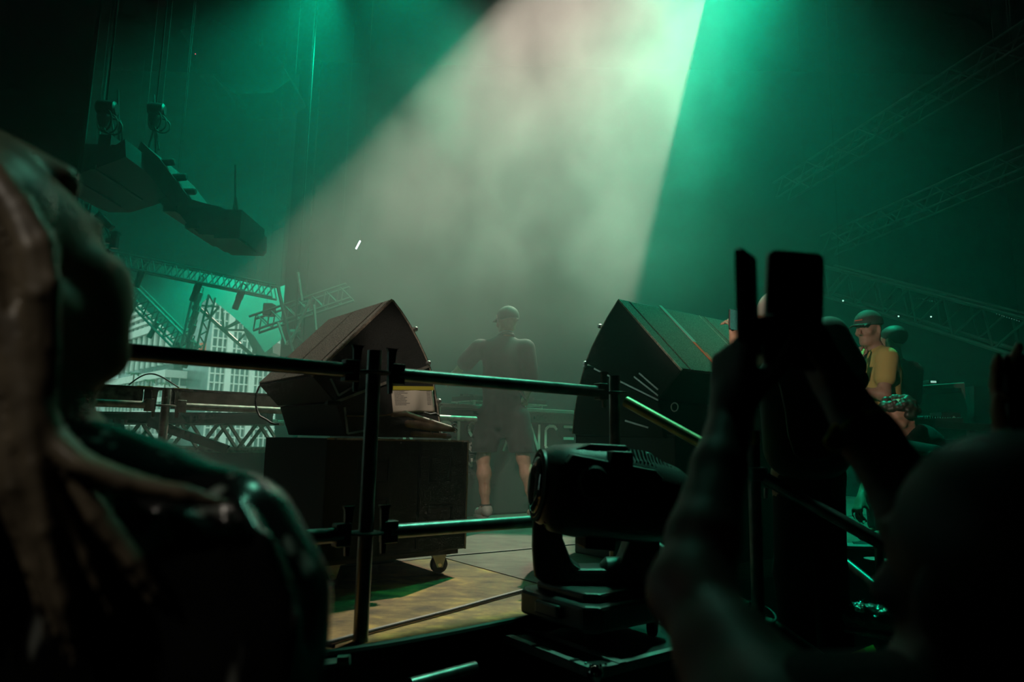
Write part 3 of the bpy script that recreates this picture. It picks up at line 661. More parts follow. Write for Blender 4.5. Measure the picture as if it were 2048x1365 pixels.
pod('small bent lighting pod hanging far off above the rail', 20.0,
    [(487, 642), (494, 650), (506, 655), (522, 665), (526, 680), (545, 682), (546, 706), (530, 713), (515, 712), (505, 700), (492, 672), (487, 660)], 1.2,
    [(510, 656, 517, 655.5, 0.07), (512, 666, 521, 665.5, 0.07), (514, 677, 526, 676.5, 0.07)],
    [(499, 655, 499, 610), (495, 652, 499, 634), (505, 655, 499, 634), (543, 684, 543, 650)],
    [(505, 700, 512, 708), (512, 705, 534, 716)])
pod('faint dark lighting pod high in the haze at upper left', 14.0, [(360, 60), (395, 118), (440, 165), (470, 188), (545, 185), (580, 160), (560, 120), (500, 80), (430, 40)], 1.2, [], [(430, 40, 440, -60), (520, 90, 530, -60)], [(400, 110, 440, 150)])
# chain hoists with cable coils above the pods
def hoist(label, x, y, Y, r):
    c = at(x, y, Y); t = thing('chain_hoist', label, 'hoist', c)
    MB().lathe(c + V(-r * 0.5, 0, 0), V(1, 0.2, 0), [(0, r * 0.3), (r * 0.1, r * 0.42), (r * 0.9, r * 0.42), (r, r * 0.3)], 12).build('motor', M_black, t, True)
    MB().lathe(c + V(0, 0, -r * 1.2), UZ, [(0, r * 0.2), (r * 0.5, r * 0.4), (r * 0.7, r * 0.4)], 10).build('chain_bag', M_black, t, True)
    for k in range(3): MB().ring(c + V(0.25 * r * k, 0, -r * (0.75 + 0.18 * k)), V(0.5 - 0.4 * k, 1, 0.1), r * (0.6 - 0.08 * k), r * 0.05, 22, 6).build('cable_loop', M_rubber, t, True)
    MB().tube([c, V(c.x, c.y, ZR)], 0.014, 6).build('chain', M_dark_metal, t)
    return t
hoist('chain hoist with cable loops above the upper left pod', 212, 215, 9.8, 0.28)
hoist('chain hoist with cable loops above the large right pod', 312, 218, 10.4, 0.26)
hoist('small chain hoist above the far small pod', 499, 620, 20.4, 0.22)
hoist('small chain hoist tangled with cables by the left speaker edge', 590, 668, 13.0, 0.22)
# round truss with lamps around it
rt = thing('ring_truss', 'round truss hung with lamps beside the face at left', 'truss', at(168, 500, 12.0))
rc = at(160, 480, 12.0)
for rr in (0.48, 0.35): MB().ring(rc, V(0.55, -1, 0.15), rr, 0.022, 36, 6).build('hoop', M_dark_metal, rt, True)
ax, ay, ad = frame(V(0.55, -1, 0.15))
for i in range(12):
    a1 = 2 * math.pi * i / 12; a2 = a1 + math.pi / 12
    MB().tube([rc + (ax * math.cos(a1) + ay * math.sin(a1)) * 0.48, rc + (ax * math.cos(a2) + ay * math.sin(a2)) * 0.35], 0.010, 5).build('brace', M_dark_metal, rt)
for k, (a_, b__) in enumerate((((200, 432), (224, 457)), ((231, 468), (228, 497)), ((206, 520), (222, 502)))):
    p, q_ = at(*a_, 11.9), at(*b__, 11.9); l_ = thing('strip_lamp', '%s strip lamp on the round truss' % ('upper', 'right hand', 'lower')[k], 'lamp', p, None, 'strip lamps on the round truss')
    MB().bar(p, q_, 0.11, 0.11).build('housing', M_dark_metal, l_, bevel=0.015)
    mid = (p + q_) / 2; MB().bar(mid, mid + (rc - mid).normalized() * 0.16, 0.07, 0.09).build('bracket', M_dark_metal, l_)
    d_ = (q_ - p).normalized(); MB().bar(p - d_ * 0.03, p + d_ * 0.02, 0.14, 0.13).build('end_cap', M_dark_metal, l_)
MB().box(*at(166, 440, 12.0), *(at(184, 408, 12.0) + V(0, 0.2, 0))).build('junction_box', M_black, rt, bevel=0.01)
for x0_, x1_ in ((166, 164), (176, 192)):
    p, q_ = at(x0_, 420, 12.0), at(x1_, 335, 12.0); MB().tube([p, q_, V(q_.x, q_.y, ZR)], 0.016, 6).build('hanging_cable', M_rubber, rt)
# ------------------------------------------------------------------ trusses in the haze on the right
M_hz = mat('dull_truss', (0.07, 0.075, 0.075), 0.5, 0.6)
truss('roof_truss', 'box truss sloping down to the right behind the man in the cap', at(1640, 556, 10.5), at(2120, 692, 7.2), 0.42, 0.42, 14, 0.025, 0.014, M_hz)
truss('roof_truss', 'faint truss rising to the right edge, lower of two', at(1655, 492, 13.0), at(2120, 292, 9.5), 0.34, 0.34, 16, 0.022, 0.012, M_hz)
truss('roof_truss', 'faint truss high at upper right, above the other one', at(1560, 385, 14.0), at(2110, 40, 9.5), 0.36, 0.36, 18, 0.022, 0.012, M_hz)
for x, y in ((1797, 633), (1862, 634), (1686, 602)):
    MB().sphere(at(x, y, 8.6), 0.010).build('indicator_light', mat('small_white_led', (0.8, 0.9, 0.85), 0.5, emit=(0.6, 1.0, 0.85), estr=1.0), bpy.data.objects['roof_truss'])
fl_ = thing('festoon_strip', 'dotted strip of tiny bulbs along the sloping truss', 'lights', at(1830, 600, 8.7))
for i in range(14):
    p = at(1823 + i * 4.6, 594.5 + i * 0.9, 8.7); MB().sphere(p, 0.008, nu=8, nv=5).build('bulb', M_chrome, fl_)
for i in range(10):
    p = at(1994 + i * 5, 629 + i * 1.6, 7.8); MB().sphere(p, 0.008, nu=8, nv=5).build('bulb', M_chrome, fl_)
# small lit batten lamp left of the shaft and red indicator
lb = thing('batten_lamp', 'short bright white batten lamp glowing in the haze', 'lamp', at(716, 490, 9.5))
MB().tube([at(712, 498, 9.5), at(720.5, 482, 9.5)], 0.010, 8).build('tube', mat('lit_white_tube', (0.9, 0.95, 1), 0.5, emit=(0.8, 0.95, 1.0), estr=9), lb)
MB().bar(at(711, 497, 9.54), at(719.5, 481, 9.54), 0.03, 0.02).build('housing', M_dark_metal, lb)
q_ = at(719.5, 481, 9.54); MB().tube([q_, V(q_.x, q_.y, ZR)], 0.004, 5).build('hanging_wire', M_dark_metal, lb)
MB().sphere(at(391, 108, 13.9), 0.010).build('indicator_light', mat('small_red_led', (0.9, 0.05, 0.1), 0.5, emit=(1, 0.05, 0.12), estr=2), bpy.data.objects['lighting_pod.004'])
MB().bar(at(134, 273, 9.45), at(160, 264, 9.45), 0.02, 0.02).build('red_tube', mat('dim_red_tube', (0.5, 0.15, 0.1), 0.5, emit=(0.8, 0.25, 0.18), estr=0.35), bpy.data.objects['lighting_pod.002'])

# ------------------------------------------------------------------ city behind the opening
struct(MB().box(-700, 24, -3.2, 300, 900, -3.0).build('street', mat('street', (0.12, 0.13, 0.12), 0.9)))
M_wht = mat('white_render', (0.80, 0.76, 0.72), 0.7, noise=0.08, nscale=0.3)
M_gls = mat('teal_grey_glass', (0.10, 0.20, 0.19), 0.25, noise=0.5, nscale=0.25)  # teal-grey glass between the white bands
M_gl2 = mat('tower_glass', (0.14, 0.24, 0.23), 0.2, noise=0.6, nscale=0.15)
D1 = V(-0.69, 0.724, 0); D2 = V(0.724, 0.69, 0)
C = at(333, 655, 260); C0 = V(C.x, C.y, 0)
ha = thing('hotel_tower', 'white hotel with stacked balcony bands seen through the opening', 'building', (C.x, C.y, -3))
zc_ = C.z
MB().obox(C0 + D1 * 1.5 + D2 * 1.5 + UZ * zc_, D1 * 95, D2 * 30, UZ * 62).build('core', M_gls, ha)
for i in range(20):
    z = zc_ + (0 if i == 0 else 1.4 + i * 2.95); hh = 3.0 if i == 0 else 1.25
    MB().obox(C0 + UZ * z, D1 * 96, D2 * 31, UZ * hh).build('balcony', M_wht, ha)
for j in range(14):
    MB().obox(C0 + D1 * (4 + j * 6.8) + D2 * 0.6 + UZ * zc_, D1 * 0.35, D2 * 1, UZ * 60).build('fin', M_wht, ha)
for j in range(10):
    for dd_, oth in ((D1, D2), (D2, D1)):
        if oth is D1 and j > 3: continue
        MB().tube([C0 + dd_ * (3 + j * 7.5) + oth * 2 + UZ * (zc_ - 14), C0 + dd_ * (3 + j * 7.5) + oth * 2 + UZ * zc_], 1.0, 10).build('column', M_wht, ha, True)
MB().obox(C0 + D1 * 10 + D2 * 7 + UZ * -3, D1 * 80, D2 * 22, UZ * (zc_ + 3)).build('lobby', M_gls, ha)
# podium in front of it
Cp = at(331, 737, 235); P1 = V(Cp.x, Cp.y, 0); zp = Cp.z
hp = thing('podium_block', 'low white podium with terrace bands below the hotel', 'building', (Cp.x, Cp.y, -3))
MB().obox(P1 + D1 * 1 + D2 * 1 + UZ * -3, D1 * 90, D2 * 36, UZ * (zp + 3)).build('core', M_gls, hp)
for i in range(9):
    MB().obox(P1 + UZ * (zp - 3.0 - i * 4.2), D1 * 91, D2 * 37, UZ * (2.6 if i == 0 else 1.5)).build('terrace', M_wht, hp)
for j in range(12): MB().obox(P1 + D2 * (2 + j * 3) + D1 * 0.5 + UZ * -3, D2 * 0.3, D1 * 1, UZ * (zp)).build('mullion', M_wht, hp)
for j in range(16): MB().obox(P1 + D1 * (2 + j * 5) + D2 * 0.5 + UZ * -3, D1 * 0.3, D2 * 1, UZ * (zp)).build('mullion', M_wht, hp)
# glass tower with white piers
Cg = at(419, 740, 225); G0 = V(Cg.x, Cg.y, 0)
gt = thing('glass_tower', 'tall glass tower with thick white piers and thin mullions', 'building', (Cg.x, Cg.y, -3))
MB().obox(G0 + D1 * 0.8 + UZ * -3, D2 * 60, -D1 * -25, UZ * 100).build('glass_wall', M_gl2, gt)
for j in range(8):
    MB().obox(G0 + D2 * (5.0 + j * 8.2) - D1 * 0.4 + UZ * -3, D2 * 2.0, D1 * 1.4, UZ * 100).build('pier', M_wht, gt)
    for k in range(3): MB().obox(G0 + D2 * (j * 8.2 + k * 1.75) + UZ * -3, D2 * 0.36, D1 * 0.9, UZ * 100).build('mullion', M_wht, gt)
for i in range(32): MB().obox(G0 + D1 * 0.2 + UZ * (i * 3.0), D2 * 60, D1 * 0.7, UZ * 0.42).build('transom', M_wht, gt)
# banded tower between them
Cb = at(372, 662, 400); B0 = V(Cb.x, Cb.y, 0)
bt = thing('banded_tower', 'white banded tower between the hotel and the glass tower', 'building', (Cb.x, Cb.y, -3))
MB().obox(B0 + D1 * 1 + D2 * 1 + UZ * -3, D1 * 30, D2 * 40, UZ * 110).build('core', M_gls, bt)
for i in range(22): MB().obox(B0 + UZ * (Cb.z + i * 5.2 - 36), D1 * 31, D2 * 41, UZ * 2.8).build('balcony', M_wht, bt)
Bw = thing('low_white_block', 'pale low block beyond the left speaker edge', 'building', at(540, 720, 320))
o = at(528, 800, 300); MB().obox(V(o.x, o.y, -3), D2 * 90, D1 * 30, UZ * (at(560, 668, 300).z + 3)).build('core', M_gl2, Bw)
for j in range(22): MB().obox(V(o.x, o.y, -3) + D2 * (j * 4) - D1 * 0.6, D2 * 1.6, D1 * 1, UZ * (at(560, 668, 300).z + 4)).build('pier', M_wht, Bw)
MB().obox(at(400, 716, 224), D2 * 1.6, D1 * 2, UZ * 5).build('red_banner', mat('red_banner', (0.8, 0.12, 0.06), 0.6), gt)
# palm and shrubs on the podium, white canopies at street level
def palm(label, x, y, Y, h):
    b_ = at(x, y, Y); t = thing('palm_tree', label, 'tree', (b_.x, b_.y, b_.z - h))
    MB().tube([b_ - UZ * h, b_ - UZ * h * 0.5 + V(0.15, 0, 0), b_], [0.35, 0.28, 0.22], 8).build('trunk', mat('palm_trunk', (0.12, 0.1, 0.07), 0.9), t)
    for i in range(13):
        a1 = i * 2.4; dr_ = V(math.cos(a1), math.sin(a1), 0); L_ = 2.3; pts = [b_ + dr_ * L_ * s_ + UZ * (1.5 * s_ * (1 - s_ * (1.0 + 0.25 * (i % 3)))) for s_ in (0, 0.35, 0.7, 1.0)]
        mb = MB(); sd = dr_.cross(UZ)
        for k in range(3):
            w0, w1 = (0.15, 0.5, 0.4, 0.05)[k], (0.15, 0.5, 0.4, 0.05)[k + 1]
            mb.add([pts[k] - sd * w0, pts[k] + sd * w0, pts[k + 1] + sd * w1, pts[k + 1] - sd * w1, pts[k] - sd * w0 - UZ * 0.08, pts[k] + sd * w0 - UZ * 0.08, pts[k + 1] + sd * w1 - UZ * 0.08, pts[k + 1] - sd * w1 - UZ * 0.08], [(0, 1, 2, 3), (7, 6, 5, 4), (0, 3, 7, 4), (1, 5, 6, 2)])
        mb.build('frond', mat('palm_leaf', (0.04, 0.12, 0.06), 0.7), t)
palm('palm crown left of the arched cable', 268, 748, 215, 30); palm('palm crown under the arched cable', 300, 762, 210, 26); palm('low palm crown behind the yellow tape', 330, 768, 212, 24)
# ------------------------------------------------------------------ implicit bodies, meshed with surface nets
class SDF:
    def __init__(s, k=0.02): s.p = []; s.k = k
    def cone(s, a, b, ra, rb, k=None, flat=None):   # tapered capsule; flat = (axis, factor) squeezes the section
        s.p.append(('c', np.array(a, float), np.array(b, float), ra, rb, k, flat)); return s
    def chain(s, pts, rs, k=None, flat=None):
        for i in range(len(pts) - 1): s.cone(pts[i], pts[i + 1], rs[i], rs[i + 1], k, flat)
        return s
    def ell(s, c, ax, r, k=None): s.p.append(('e', np.array(c, float), [np.array(x, float) for x in ax], r, k)); return s
    def ball(s, c, r, k=None): return s.ell(c, ((1, 0, 0), (0, 1, 0), (0, 0, 1)), (r, r, r), k)
    def cut(s, c, r, k=0.01): s.p.append(('-', np.array(c, float), r, k)); return s
    def half(s, p, n, k=0.004): s.p.append(('h', np.array(p, float), np.array(n, float), k)); return s   # keeps the side n points away from
    def bounds(s):
        lo = np.full(3, 1e9); hi = -lo
        for q in s.p:
            if q[0] == 'c':
                r = max(q[3], q[4])
                if q[6]: r *= max(1, 1 / q[6][1]) if False else 1
                for e in (q[1], q[2]): lo = np.minimum(lo, e - r); hi = np.maximum(hi, e + r)
            elif q[0] == 'e': r = max(q[3]); lo = np.minimum(lo, q[1] - r); hi = np.maximum(hi, q[1] + r)
        return lo - 0.03, hi + 0.03
    def mesh(s, h):
        lo, hi = s.bounds(); n = np.ceil((hi - lo) / h).astype(int) + 2
        ax = [lo[i] + h * np.arange(n[i]) for i in range(3)]
        F = np.full(n, 1.0, np.float32)
        for q in s.p:
            if q[0] == 'h':
                X, Y, Z = np.meshgrid(*ax, indexing='ij', sparse=True)
                d = ((X - q[1][0]) * q[2][0] + (Y - q[1][1]) * q[2][1] + (Z - q[1][2]) * q[2][2]).astype(np.float32)
                k = q[3]; t = np.clip(0.5 + 0.5 * (d - F) / k, 0, 1); F = F + (d - F) * t + k * t * (1 - t); continue
            k = (q[5] if q[0] == 'c' else q[4] if q[0] == 'e' else q[3])
            k = s.k if k is None else k
            if q[0] == 'c': r = max(q[3], q[4]) + k + 2 * h; a_, b_ = np.minimum(q[1], q[2]) - r, np.maximum(q[1], q[2]) + r
            elif q[0] == 'e': r = max(q[3]) + k + 2 * h; a_, b_ = q[1] - r, q[1] + r
            else: r = q[2] + k + 2 * h; a_, b_ = q[1] - r, q[1] + r
            i0 = np.maximum(np.floor((a_ - lo) / h).astype(int), 0); i1 = np.minimum(np.ceil((b_ - lo) / h).astype(int) + 1, n)
            if (i1 <= i0).any(): continue
            sl_ = tuple(slice(i0[i], i1[i]) for i in range(3))
            X, Y, Z = np.meshgrid(*[ax[i][sl_[i]] for i in range(3)], indexing='ij')
            P = np.stack([X, Y, Z], -1)
            if q[0] == 'c':
                a, b, ra, rb, _, fl_ = q[1:]
                d = P - a; ab = b - a
                if fl_:
                    fx, ff = np.array(fl_[0], float), fl_[1]
                    d = d + (d @ fx)[..., None] * fx * (1 / ff - 1); ab = ab + (ab @ fx) * fx * (1 / ff - 1)
                L2 = ab @ ab + 1e-12; t = np.clip((d @ ab) / L2, 0, 1)
                D = np.linalg.norm(d - t[..., None] * ab, axis=-1) - (ra + (rb - ra) * t)
                if fl_: D = D * (0.5 + 0.5 * fl_[1])
            elif q[0] == 'e':
                d = P - q[1]; u = np.stack([d @ q[2][i] / q[3][i] for i in range(3)], -1)
                u2 = np.stack([d @ q[2][i] / q[3][i] ** 2 for i in range(3)], -1)
                k0 = np.linalg.norm(u, axis=-1); k1 = np.linalg.norm(u2, axis=-1) + 1e-9; D = k0 * (k0 - 1) / k1
            else:
                D = np.linalg.norm(P - q[1], axis=-1) - q[2]
                f = F[sl_]; D = -D; t = np.clip(0.5 + 0.5 * (D - f) / k, 0, 1); F[sl_] = f + (D - f) * t + k * t * (1 - t); continue
            f = F[sl_]; D = D.astype(np.float32)
            hh = np.clip(0.5 + 0.5 * (f - D) / k, 0, 1); F[sl_] = f + (D - f) * hh - k * hh * (1 - hh)
        # pad so that the surface closes
        F[0] = F[-1] = 1; F[:, 0] = F[:, -1] = 1; F[:, :, 0] = F[:, :, -1] = 1
        In = F < 0
        c8 = [In[i:n[0] - 1 + i, j:n[1] - 1 + j, l:n[2] - 1 + l] for i in (0, 1) for j in (0, 1) for l in (0, 1)]
        sm_ = sum(c.astype(np.int8) for c in c8); act = (sm_ > 0) & (sm_ < 8)
        idx = np.argwhere(act); ID = np.full(act.shape, -1, np.int64); ID[act] = np.arange(len(idx))
        acc = np.zeros((len(idx), 3)); cnt = np.zeros(len(idx))
        cor = [np.array((i, j, l)) for i in (0, 1) for j in (0, 1) for l in (0, 1)]
        for a in range(8):
            for b in range(a + 1, 8):
                if np.abs(cor[a] - cor[b]).sum() != 1: continue
                ia, ib = idx + cor[a], idx + cor[b]
                fa, fb = F[tuple(ia.T)], F[tuple(ib.T)]; m_ = (fa < 0) != (fb < 0)
                t = np.where(m_, fa / np.where(m_, fa - fb, 1), 0)
                acc += np.where(m_[:, None], ia + (ib - ia) * t[:, None], 0); cnt += m_
        VV = lo + h * acc / np.maximum(cnt, 1)[:, None]
        quads = []
        for d in range(3):
            e, f_ = (d + 1) % 3, (d + 2) % 3
            sA = [slice(1, -1)] * 3; sA[d] = slice(0, -1); sB = list(sA); sB[d] = slice(1, None)
            A, B = In[tuple(sA)], In[tuple(sB)]
            for val, flip in ((True, False), (False, True)):
                q_ = np.argwhere((A == val) & (B == (not val)))
                if not len(q_): continue
                off = np.array([1, 1, 1]); off[d] = 0; q_ = q_ + off
                de = np.zeros(3, int); de[e] = 1; df = np.zeros(3, int); df[f_] = 1
                c = [ID[tuple((q_ - de - df).T)], ID[tuple((q_ - df).T)], ID[tuple(q_.T)], ID[tuple((q_ - de).T)]]
                Q = np.stack(c if not flip else c[::-1], -1); quads.append(Q)
        Q = np.concatenate(quads); Q = Q[(Q >= 0).all(1)]
        return VV, Q
    def build(s, name, m, parent, h=0.01, relax=1):
        VV, Q = s.mesh(h)
        for _ in range(relax):      # one pass of edge smoothing
            acc = np.zeros_like(VV); cn = np.zeros(len(VV))
            for a, b in ((0, 1), (1, 2), (2, 3), (3, 0)):
                np.add.at(acc, Q[:, a], VV[Q[:, b]]); np.add.at(cn, Q[:, a], 1); np.add.at(acc, Q[:, b], VV[Q[:, a]]); np.add.at(cn, Q[:, b], 1)
            VV = VV * 0.5 + 0.5 * acc / np.maximum(cn, 1)[:, None]
        M = ROOTM[parent.name]; Mi = np.array(M.inverted())
        VV = VV @ Mi[:3, :3].T + Mi[:3, 3]
        me = bpy.data.meshes.new(name); me.vertices.add(len(VV)); me.vertices.foreach_set('co', VV.astype(np.float32).ravel())
        me.loops.add(Q.size); me.loops.foreach_set('vertex_index', Q.astype(np.int32).ravel())
        me.polygons.add(len(Q)); me.polygons.foreach_set('loop_start', np.arange(0, Q.size, 4, dtype=np.int32))
        me.update(calc_edges=True); me.validate(); me.materials.append(m)
        me.polygons.foreach_set('use_smooth', [True] * len(me.polygons))
        o = bpy.data.objects.new(name, me); COL.objects.link(o); o.parent = parent; ROOTM[o.name] = M; return o
def basis(fwd, up=UZ):
    f = Vector(fwd).normalized(); r = f.cross(up).normalized(); u = r.cross(f).normalized(); return r, f, u      # right, forward, up
def head_sdf(S_, c, fwd, up=UZ, s=1.0, nose=True):
    # c = centre of the head between the ears; s = 1 for a 23 cm head
    r, f, u = basis(fwd, up); q = lambda x, y, z: c + (r * x + f * y + u * z) * s
    S_.ell(q(0, -0.012, 0.035), (r, f, u), (0.075 * s, 0.097 * s, 0.088 * s), 0.02 * s)
    S_.cone(q(0, 0.02, 0.01), q(0, 0.045, -0.075), 0.066 * s, 0.042 * s, 0.025 * s)
    S_.ell(q(0, 0.066, -0.098), (r, f, u), (0.024 * s, 0.02 * s, 0.018 * s), 0.02 * s)
    for sg in (-1, 1):
        S_.cone(q(0.058 * sg, -0.01, -0.05), q(0.025 * sg, 0.055, -0.095), 0.022 * s, 0.018 * s, 0.02 * s)     # jaw
        S_.ell(q(0.043 * sg, 0.062, -0.022), (r, f, u), (0.024 * s, 0.022 * s, 0.02 * s), 0.018 * s)           # cheekbone
        S_.cut(q(0.032 * sg, 0.102, 0.012), 0.0155 * s, 0.014 * s)
        S_.ball(q(0.031 * sg, 0.074, 0.012), 0.0125 * s, 0.003 * s)                                             # eye
        S_.ell(q(0.077 * sg, -0.012, -0.005), ((r * 0.95 + f * -0.3 * sg).normalized(), f, u), (0.012 * s, 0.02 * s, 0.033 * s), 0.006 * s)  # ear
        S_.cone(q(0.012 * sg, 0.088, 0.033), q(0.045 * sg, 0.074, 0.033), 0.010 * s, 0.009 * s, 0.008 * s)     # brow
    S_.cone(q(0, 0.088, 0.018), q(0, 0.112, -0.028), 0.008 * s, 0.013 * s, 0.010 * s)                            # nose
    S_.cone(q(-0.014, 0.096, -0.034), q(0.014, 0.096, -0.034), 0.008 * s, 0.008 * s, 0.006 * s)
    S_.cone(q(-0.017, 0.081, -0.063), q(0.017, 0.081, -0.063), 0.007 * s, 0.007 * s, 0.004 * s)                  # lips
    S_.cone(q(-0.014, 0.080, -0.073), q(0.014, 0.080, -0.073), 0.007 * s, 0.007 * s, 0.004 * s)
    return q
def hand_sdf(S_, wrist, along, back, side, curl=(0.5,) * 4, thumb=0.5, s=1.0, spread=0.12, wr=0.026):
    """along: wrist to knuckles; back: out of the back of the hand; side = +1 if the thumb sits on along x back."""
    a = Vector(along).normalized(); bk = Vector(back); bk = (bk - a * bk.dot(a)).normalized(); sd = a.cross(bk) * side     # thumb side
    w = Vector(wrist)
    palm_l = 0.088 * s
    for i in range(4):
        x = (0.030 - 0.020 * i) * s
        S_.cone(w + a * 0.012 * s + sd * x * 0.6, w + a * (palm_l - 0.006 * abs(i - 1)) + sd * x, 0.015 * s, 0.0115 * s, 0.012 * s)
    S_.cone(w - a * 0.03 * s, w + a * 0.02 * s, wr * s, 0.024 * s, 0.015 * s, (tuple(bk), 0.75))
    lens = ((0.042, 0.026, 0.020), (0.047, 0.030, 0.022), (0.043, 0.028, 0.021), (0.033, 0.021, 0.018))
    tips = []
    for i in range(4):
        x = (0.030 - 0.020 * i) * s
        p = w + a * (palm_l - 0.006 * abs(i - 1)) + sd * x
        d = (a + sd * spread * (1.2 - 0.8 * i)).normalized(); ang = 0
        rr = (0.0098, 0.0088, 0.0078, 0.0068) if i < 3 else (0.0086, 0.0076, 0.0068, 0.006)
        for j in range(3):
            ang = curl[i] * (0.9, 1.2, 0.8)[j]
            ax_ = d.cross(bk).normalized()
            d2 = (Matrix.Rotation(-ang, 3, ax_) @ d); bk2 = Matrix.Rotation(-ang, 3, ax_) @ bk if j == 0 else Matrix.Rotation(-ang, 3, ax_) @ bk2
            d = d2; e = p + d * lens[i][j] * s
            S_.cone(p, e, rr[j] * s, rr[j + 1] * s, 0.003 * s); p = e
            bkx = bk
        tips.append(p)
    # thumb from the side of the palm near its base
    p = w + a * 0.022 * s + sd * 0.022 * s - bk * 0.006 * s
    d = (a * (0.75 - 0.2 * thumb) + sd * (0.75 - 0.5 * thumb) - bk * (0.25 + 0.5 * thumb)).normalized()
    e = p + d * 0.042 * s; S_.cone(p, e, 0.0165 * s, 0.012 * s, 0.010 * s)
    d = (d + a * 0.5 - sd * 0.35 * thumb - bk * 0.2 * thumb).normalized(); e2 = e + d * 0.032 * s; S_.cone(e, e2, 0.0115 * s, 0.010 * s, 0.004 * s)
    d = (d + a * 0.25 - sd * 0.3 * thumb).normalized(); e3 = e2 + d * 0.024 * s; S_.cone(e2, e3, 0.0095 * s, 0.0075 * s, 0.003 * s)
    tips.append(e3); return tips
def skin(name, c): return mat(name, c, 0.55, noise=0.18, nscale=30, spec=0.4)
# ------------------------------------------------------------------ the DJ, seen from behind
YD = 5.9
g = lambda x, y, dy=0.0: at(x, y, YD + dy)
M_skin = skin('skin', (0.46, 0.25, 0.17))
foot = V(g(1012, 1036).x, YD, 0)
dj = thing('person', 'DJ in a dark cap, dark T-shirt and shorts standing at the booth', 'person', foot)
fwd = V(-0.22, 1, 0).normalized(); hfwd = V(-0.62, 0.78, -0.02).normalized()
rt_, ft_, _u_ = basis(fwd)
B = SDF(0.03)
pel = g(1004, 815); chest = g(1006, 715); neck = g(1012, 668); hc = g(1014, 645)
zf = 0.0
def leg(S_, hip, knee, ankle, inf=0.0):
    S_.chain([hip, hip.lerp(knee, 0.5), knee], [0.092 + inf, 0.082 + inf, 0.062 + inf])
hipL, kneeL, ankL = g(978, 835), g(966, 918, 0.02), g(971, 1014, 0.0)
hipR, kneeR, ankR = g(1034, 835), g(1046, 916, 0.03), g(1069, 1012, 0.04)
ankL.z = 0.10; ankR.z = 0.10
for hp_, kn, an, sg in ((hipL, kneeL, ankL, -1), (hipR, kneeR, ankR, 1)):
    B.chain([hp_, hp_.lerp(kn, 0.55), kn], [0.09, 0.075, 0.056])
    calf = kn.lerp(an, 0.32) - fwd * 0.018
    B.chain([kn, calf, kn.lerp(an, 0.68), an], [0.052, 0.060, 0.044, 0.033])
    B.ball(kn - fwd * 0.01, 0.05); B.cone(an, an + V(0, 0.0, -0.05) - fwd * 0.015, 0.033, 0.036)
    B.cone(an + V(0, 0, -0.05), an + V(0.0, 0, -0.065) + fwd * 0.15, 0.035, 0.03)
B.cone(pel, g(1004, 775), 0.115, 0.12, flat=(tuple(ft_), 0.75)); B.cone(g(1004, 775), chest, 0.12, 0.135, flat=(tuple(ft_), 0.72))
shL, shR = g(958, 697), g(1053, 697)
B.chain([chest, neck + V(0, 0, -0.06)], [0.13, 0.075], 0.05, (tuple(ft_), 0.75))
B.cone(shL, shR, 0.062, 0.062, 0.04)
B.cone(neck + V(0, 0, -0.05), hc + V(0, 0, -0.03), 0.062, 0.058, 0.02)
elL, wrL = g(930, 727, 0.10), g(906, 752, 0.34)
elR, wrR = g(1061, 765, 0.06), g(1050, 800, 0.30)
B.chain([shL, elL, wrL], [0.055, 0.045, 0.028]); B.chain([shR, elR, wrR], [0.055, 0.043, 0.028])
B.ball(elL, 0.043); B.ball(elR, 0.041)
head_sdf(B, hc, hfwd, UZ, 1.02)
hand_sdf(B, wrL, wrL - elL, UZ + V(0, 0.3, 0), 1, (0.35, 0.3, 0.35, 0.4), 0.4, 1.0)
hand_sdf(B, wrR, wrR - elR, UZ + V(0, 0.3, 0), -1, (0.35, 0.3, 0.35, 0.4), 0.4, 1.0)
B.build('body', M_skin, dj, 0.0095)
# T-shirt
M_tee = mat('dark_tshirt', (0.018, 0.018, 0.017), 0.85, noise=0.3, nscale=12)
T = SDF(0.035)
waist = g(1004, 812)
T.chain([waist, g(1004, 765), chest], [0.168, 0.165, 0.172], 0.04, (tuple(ft_), 0.72))
T.cone(chest, g(1010, 688), 0.155, 0.095, 0.06, (tuple(ft_), 0.75))
T.cone(shL + V(0.03, 0, 0), shR - V(0.03, 0, 0), 0.075, 0.075, 0.04)
sl1 = shL.lerp(elL, 0.92); sr1 = shR.lerp(elR, 0.80)
T.cone(shL, sl1, 0.076, 0.080); T.cone(shR, sr1, 0.076, 0.078)
for i in range(7):      # creases across the back
    T.cone(g(985 + 10 * i, 735 + 7 * i, -0.118), g(1035 + 3 * i, 770 + 6 * i, -0.112), 0.004, 0.004, 0.02)
T.half(sl1, (elL - shL).normalized()) if False else None
T.build('tshirt', M_tee, dj, 0.0105)
MB().ring(neck + V(0, 0, -0.022), (UZ + fwd * 0.25), 0.069, 0.012, 28, 8).build('collar', mat('shirt_collar', (0.05, 0.05, 0.048), 0.6), dj, True)
MB().ring(neck + V(0, 0, -0.003), (UZ + fwd * 0.3), 0.066, 0.006, 28, 6).build('necklace', M_alu, dj, True)
# shorts
Sh = SDF(0.025)
Sh.cone(g(1004, 800), g(1004, 838), 0.162, 0.165, 0.04, (tuple(ft_), 0.78))
for hp_, kn, sg in ((hipL, kneeL, -1), (hipR, kneeR, 1)):
    e = hp_.lerp(kn, 0.93); Sh.chain([hp_, hp_.lerp(kn, 0.5), e], [0.112, 0.112, 0.112], 0.03)
hem = g(1004, 906).z
Sh.half((0, 0, hem), (0, 0, -1), 0.004)
Sh.build('shorts', mat('dark_shorts', (0.020, 0.023, 0.023), 0.9, noise=0.3, nscale=10), dj, 0.0105)
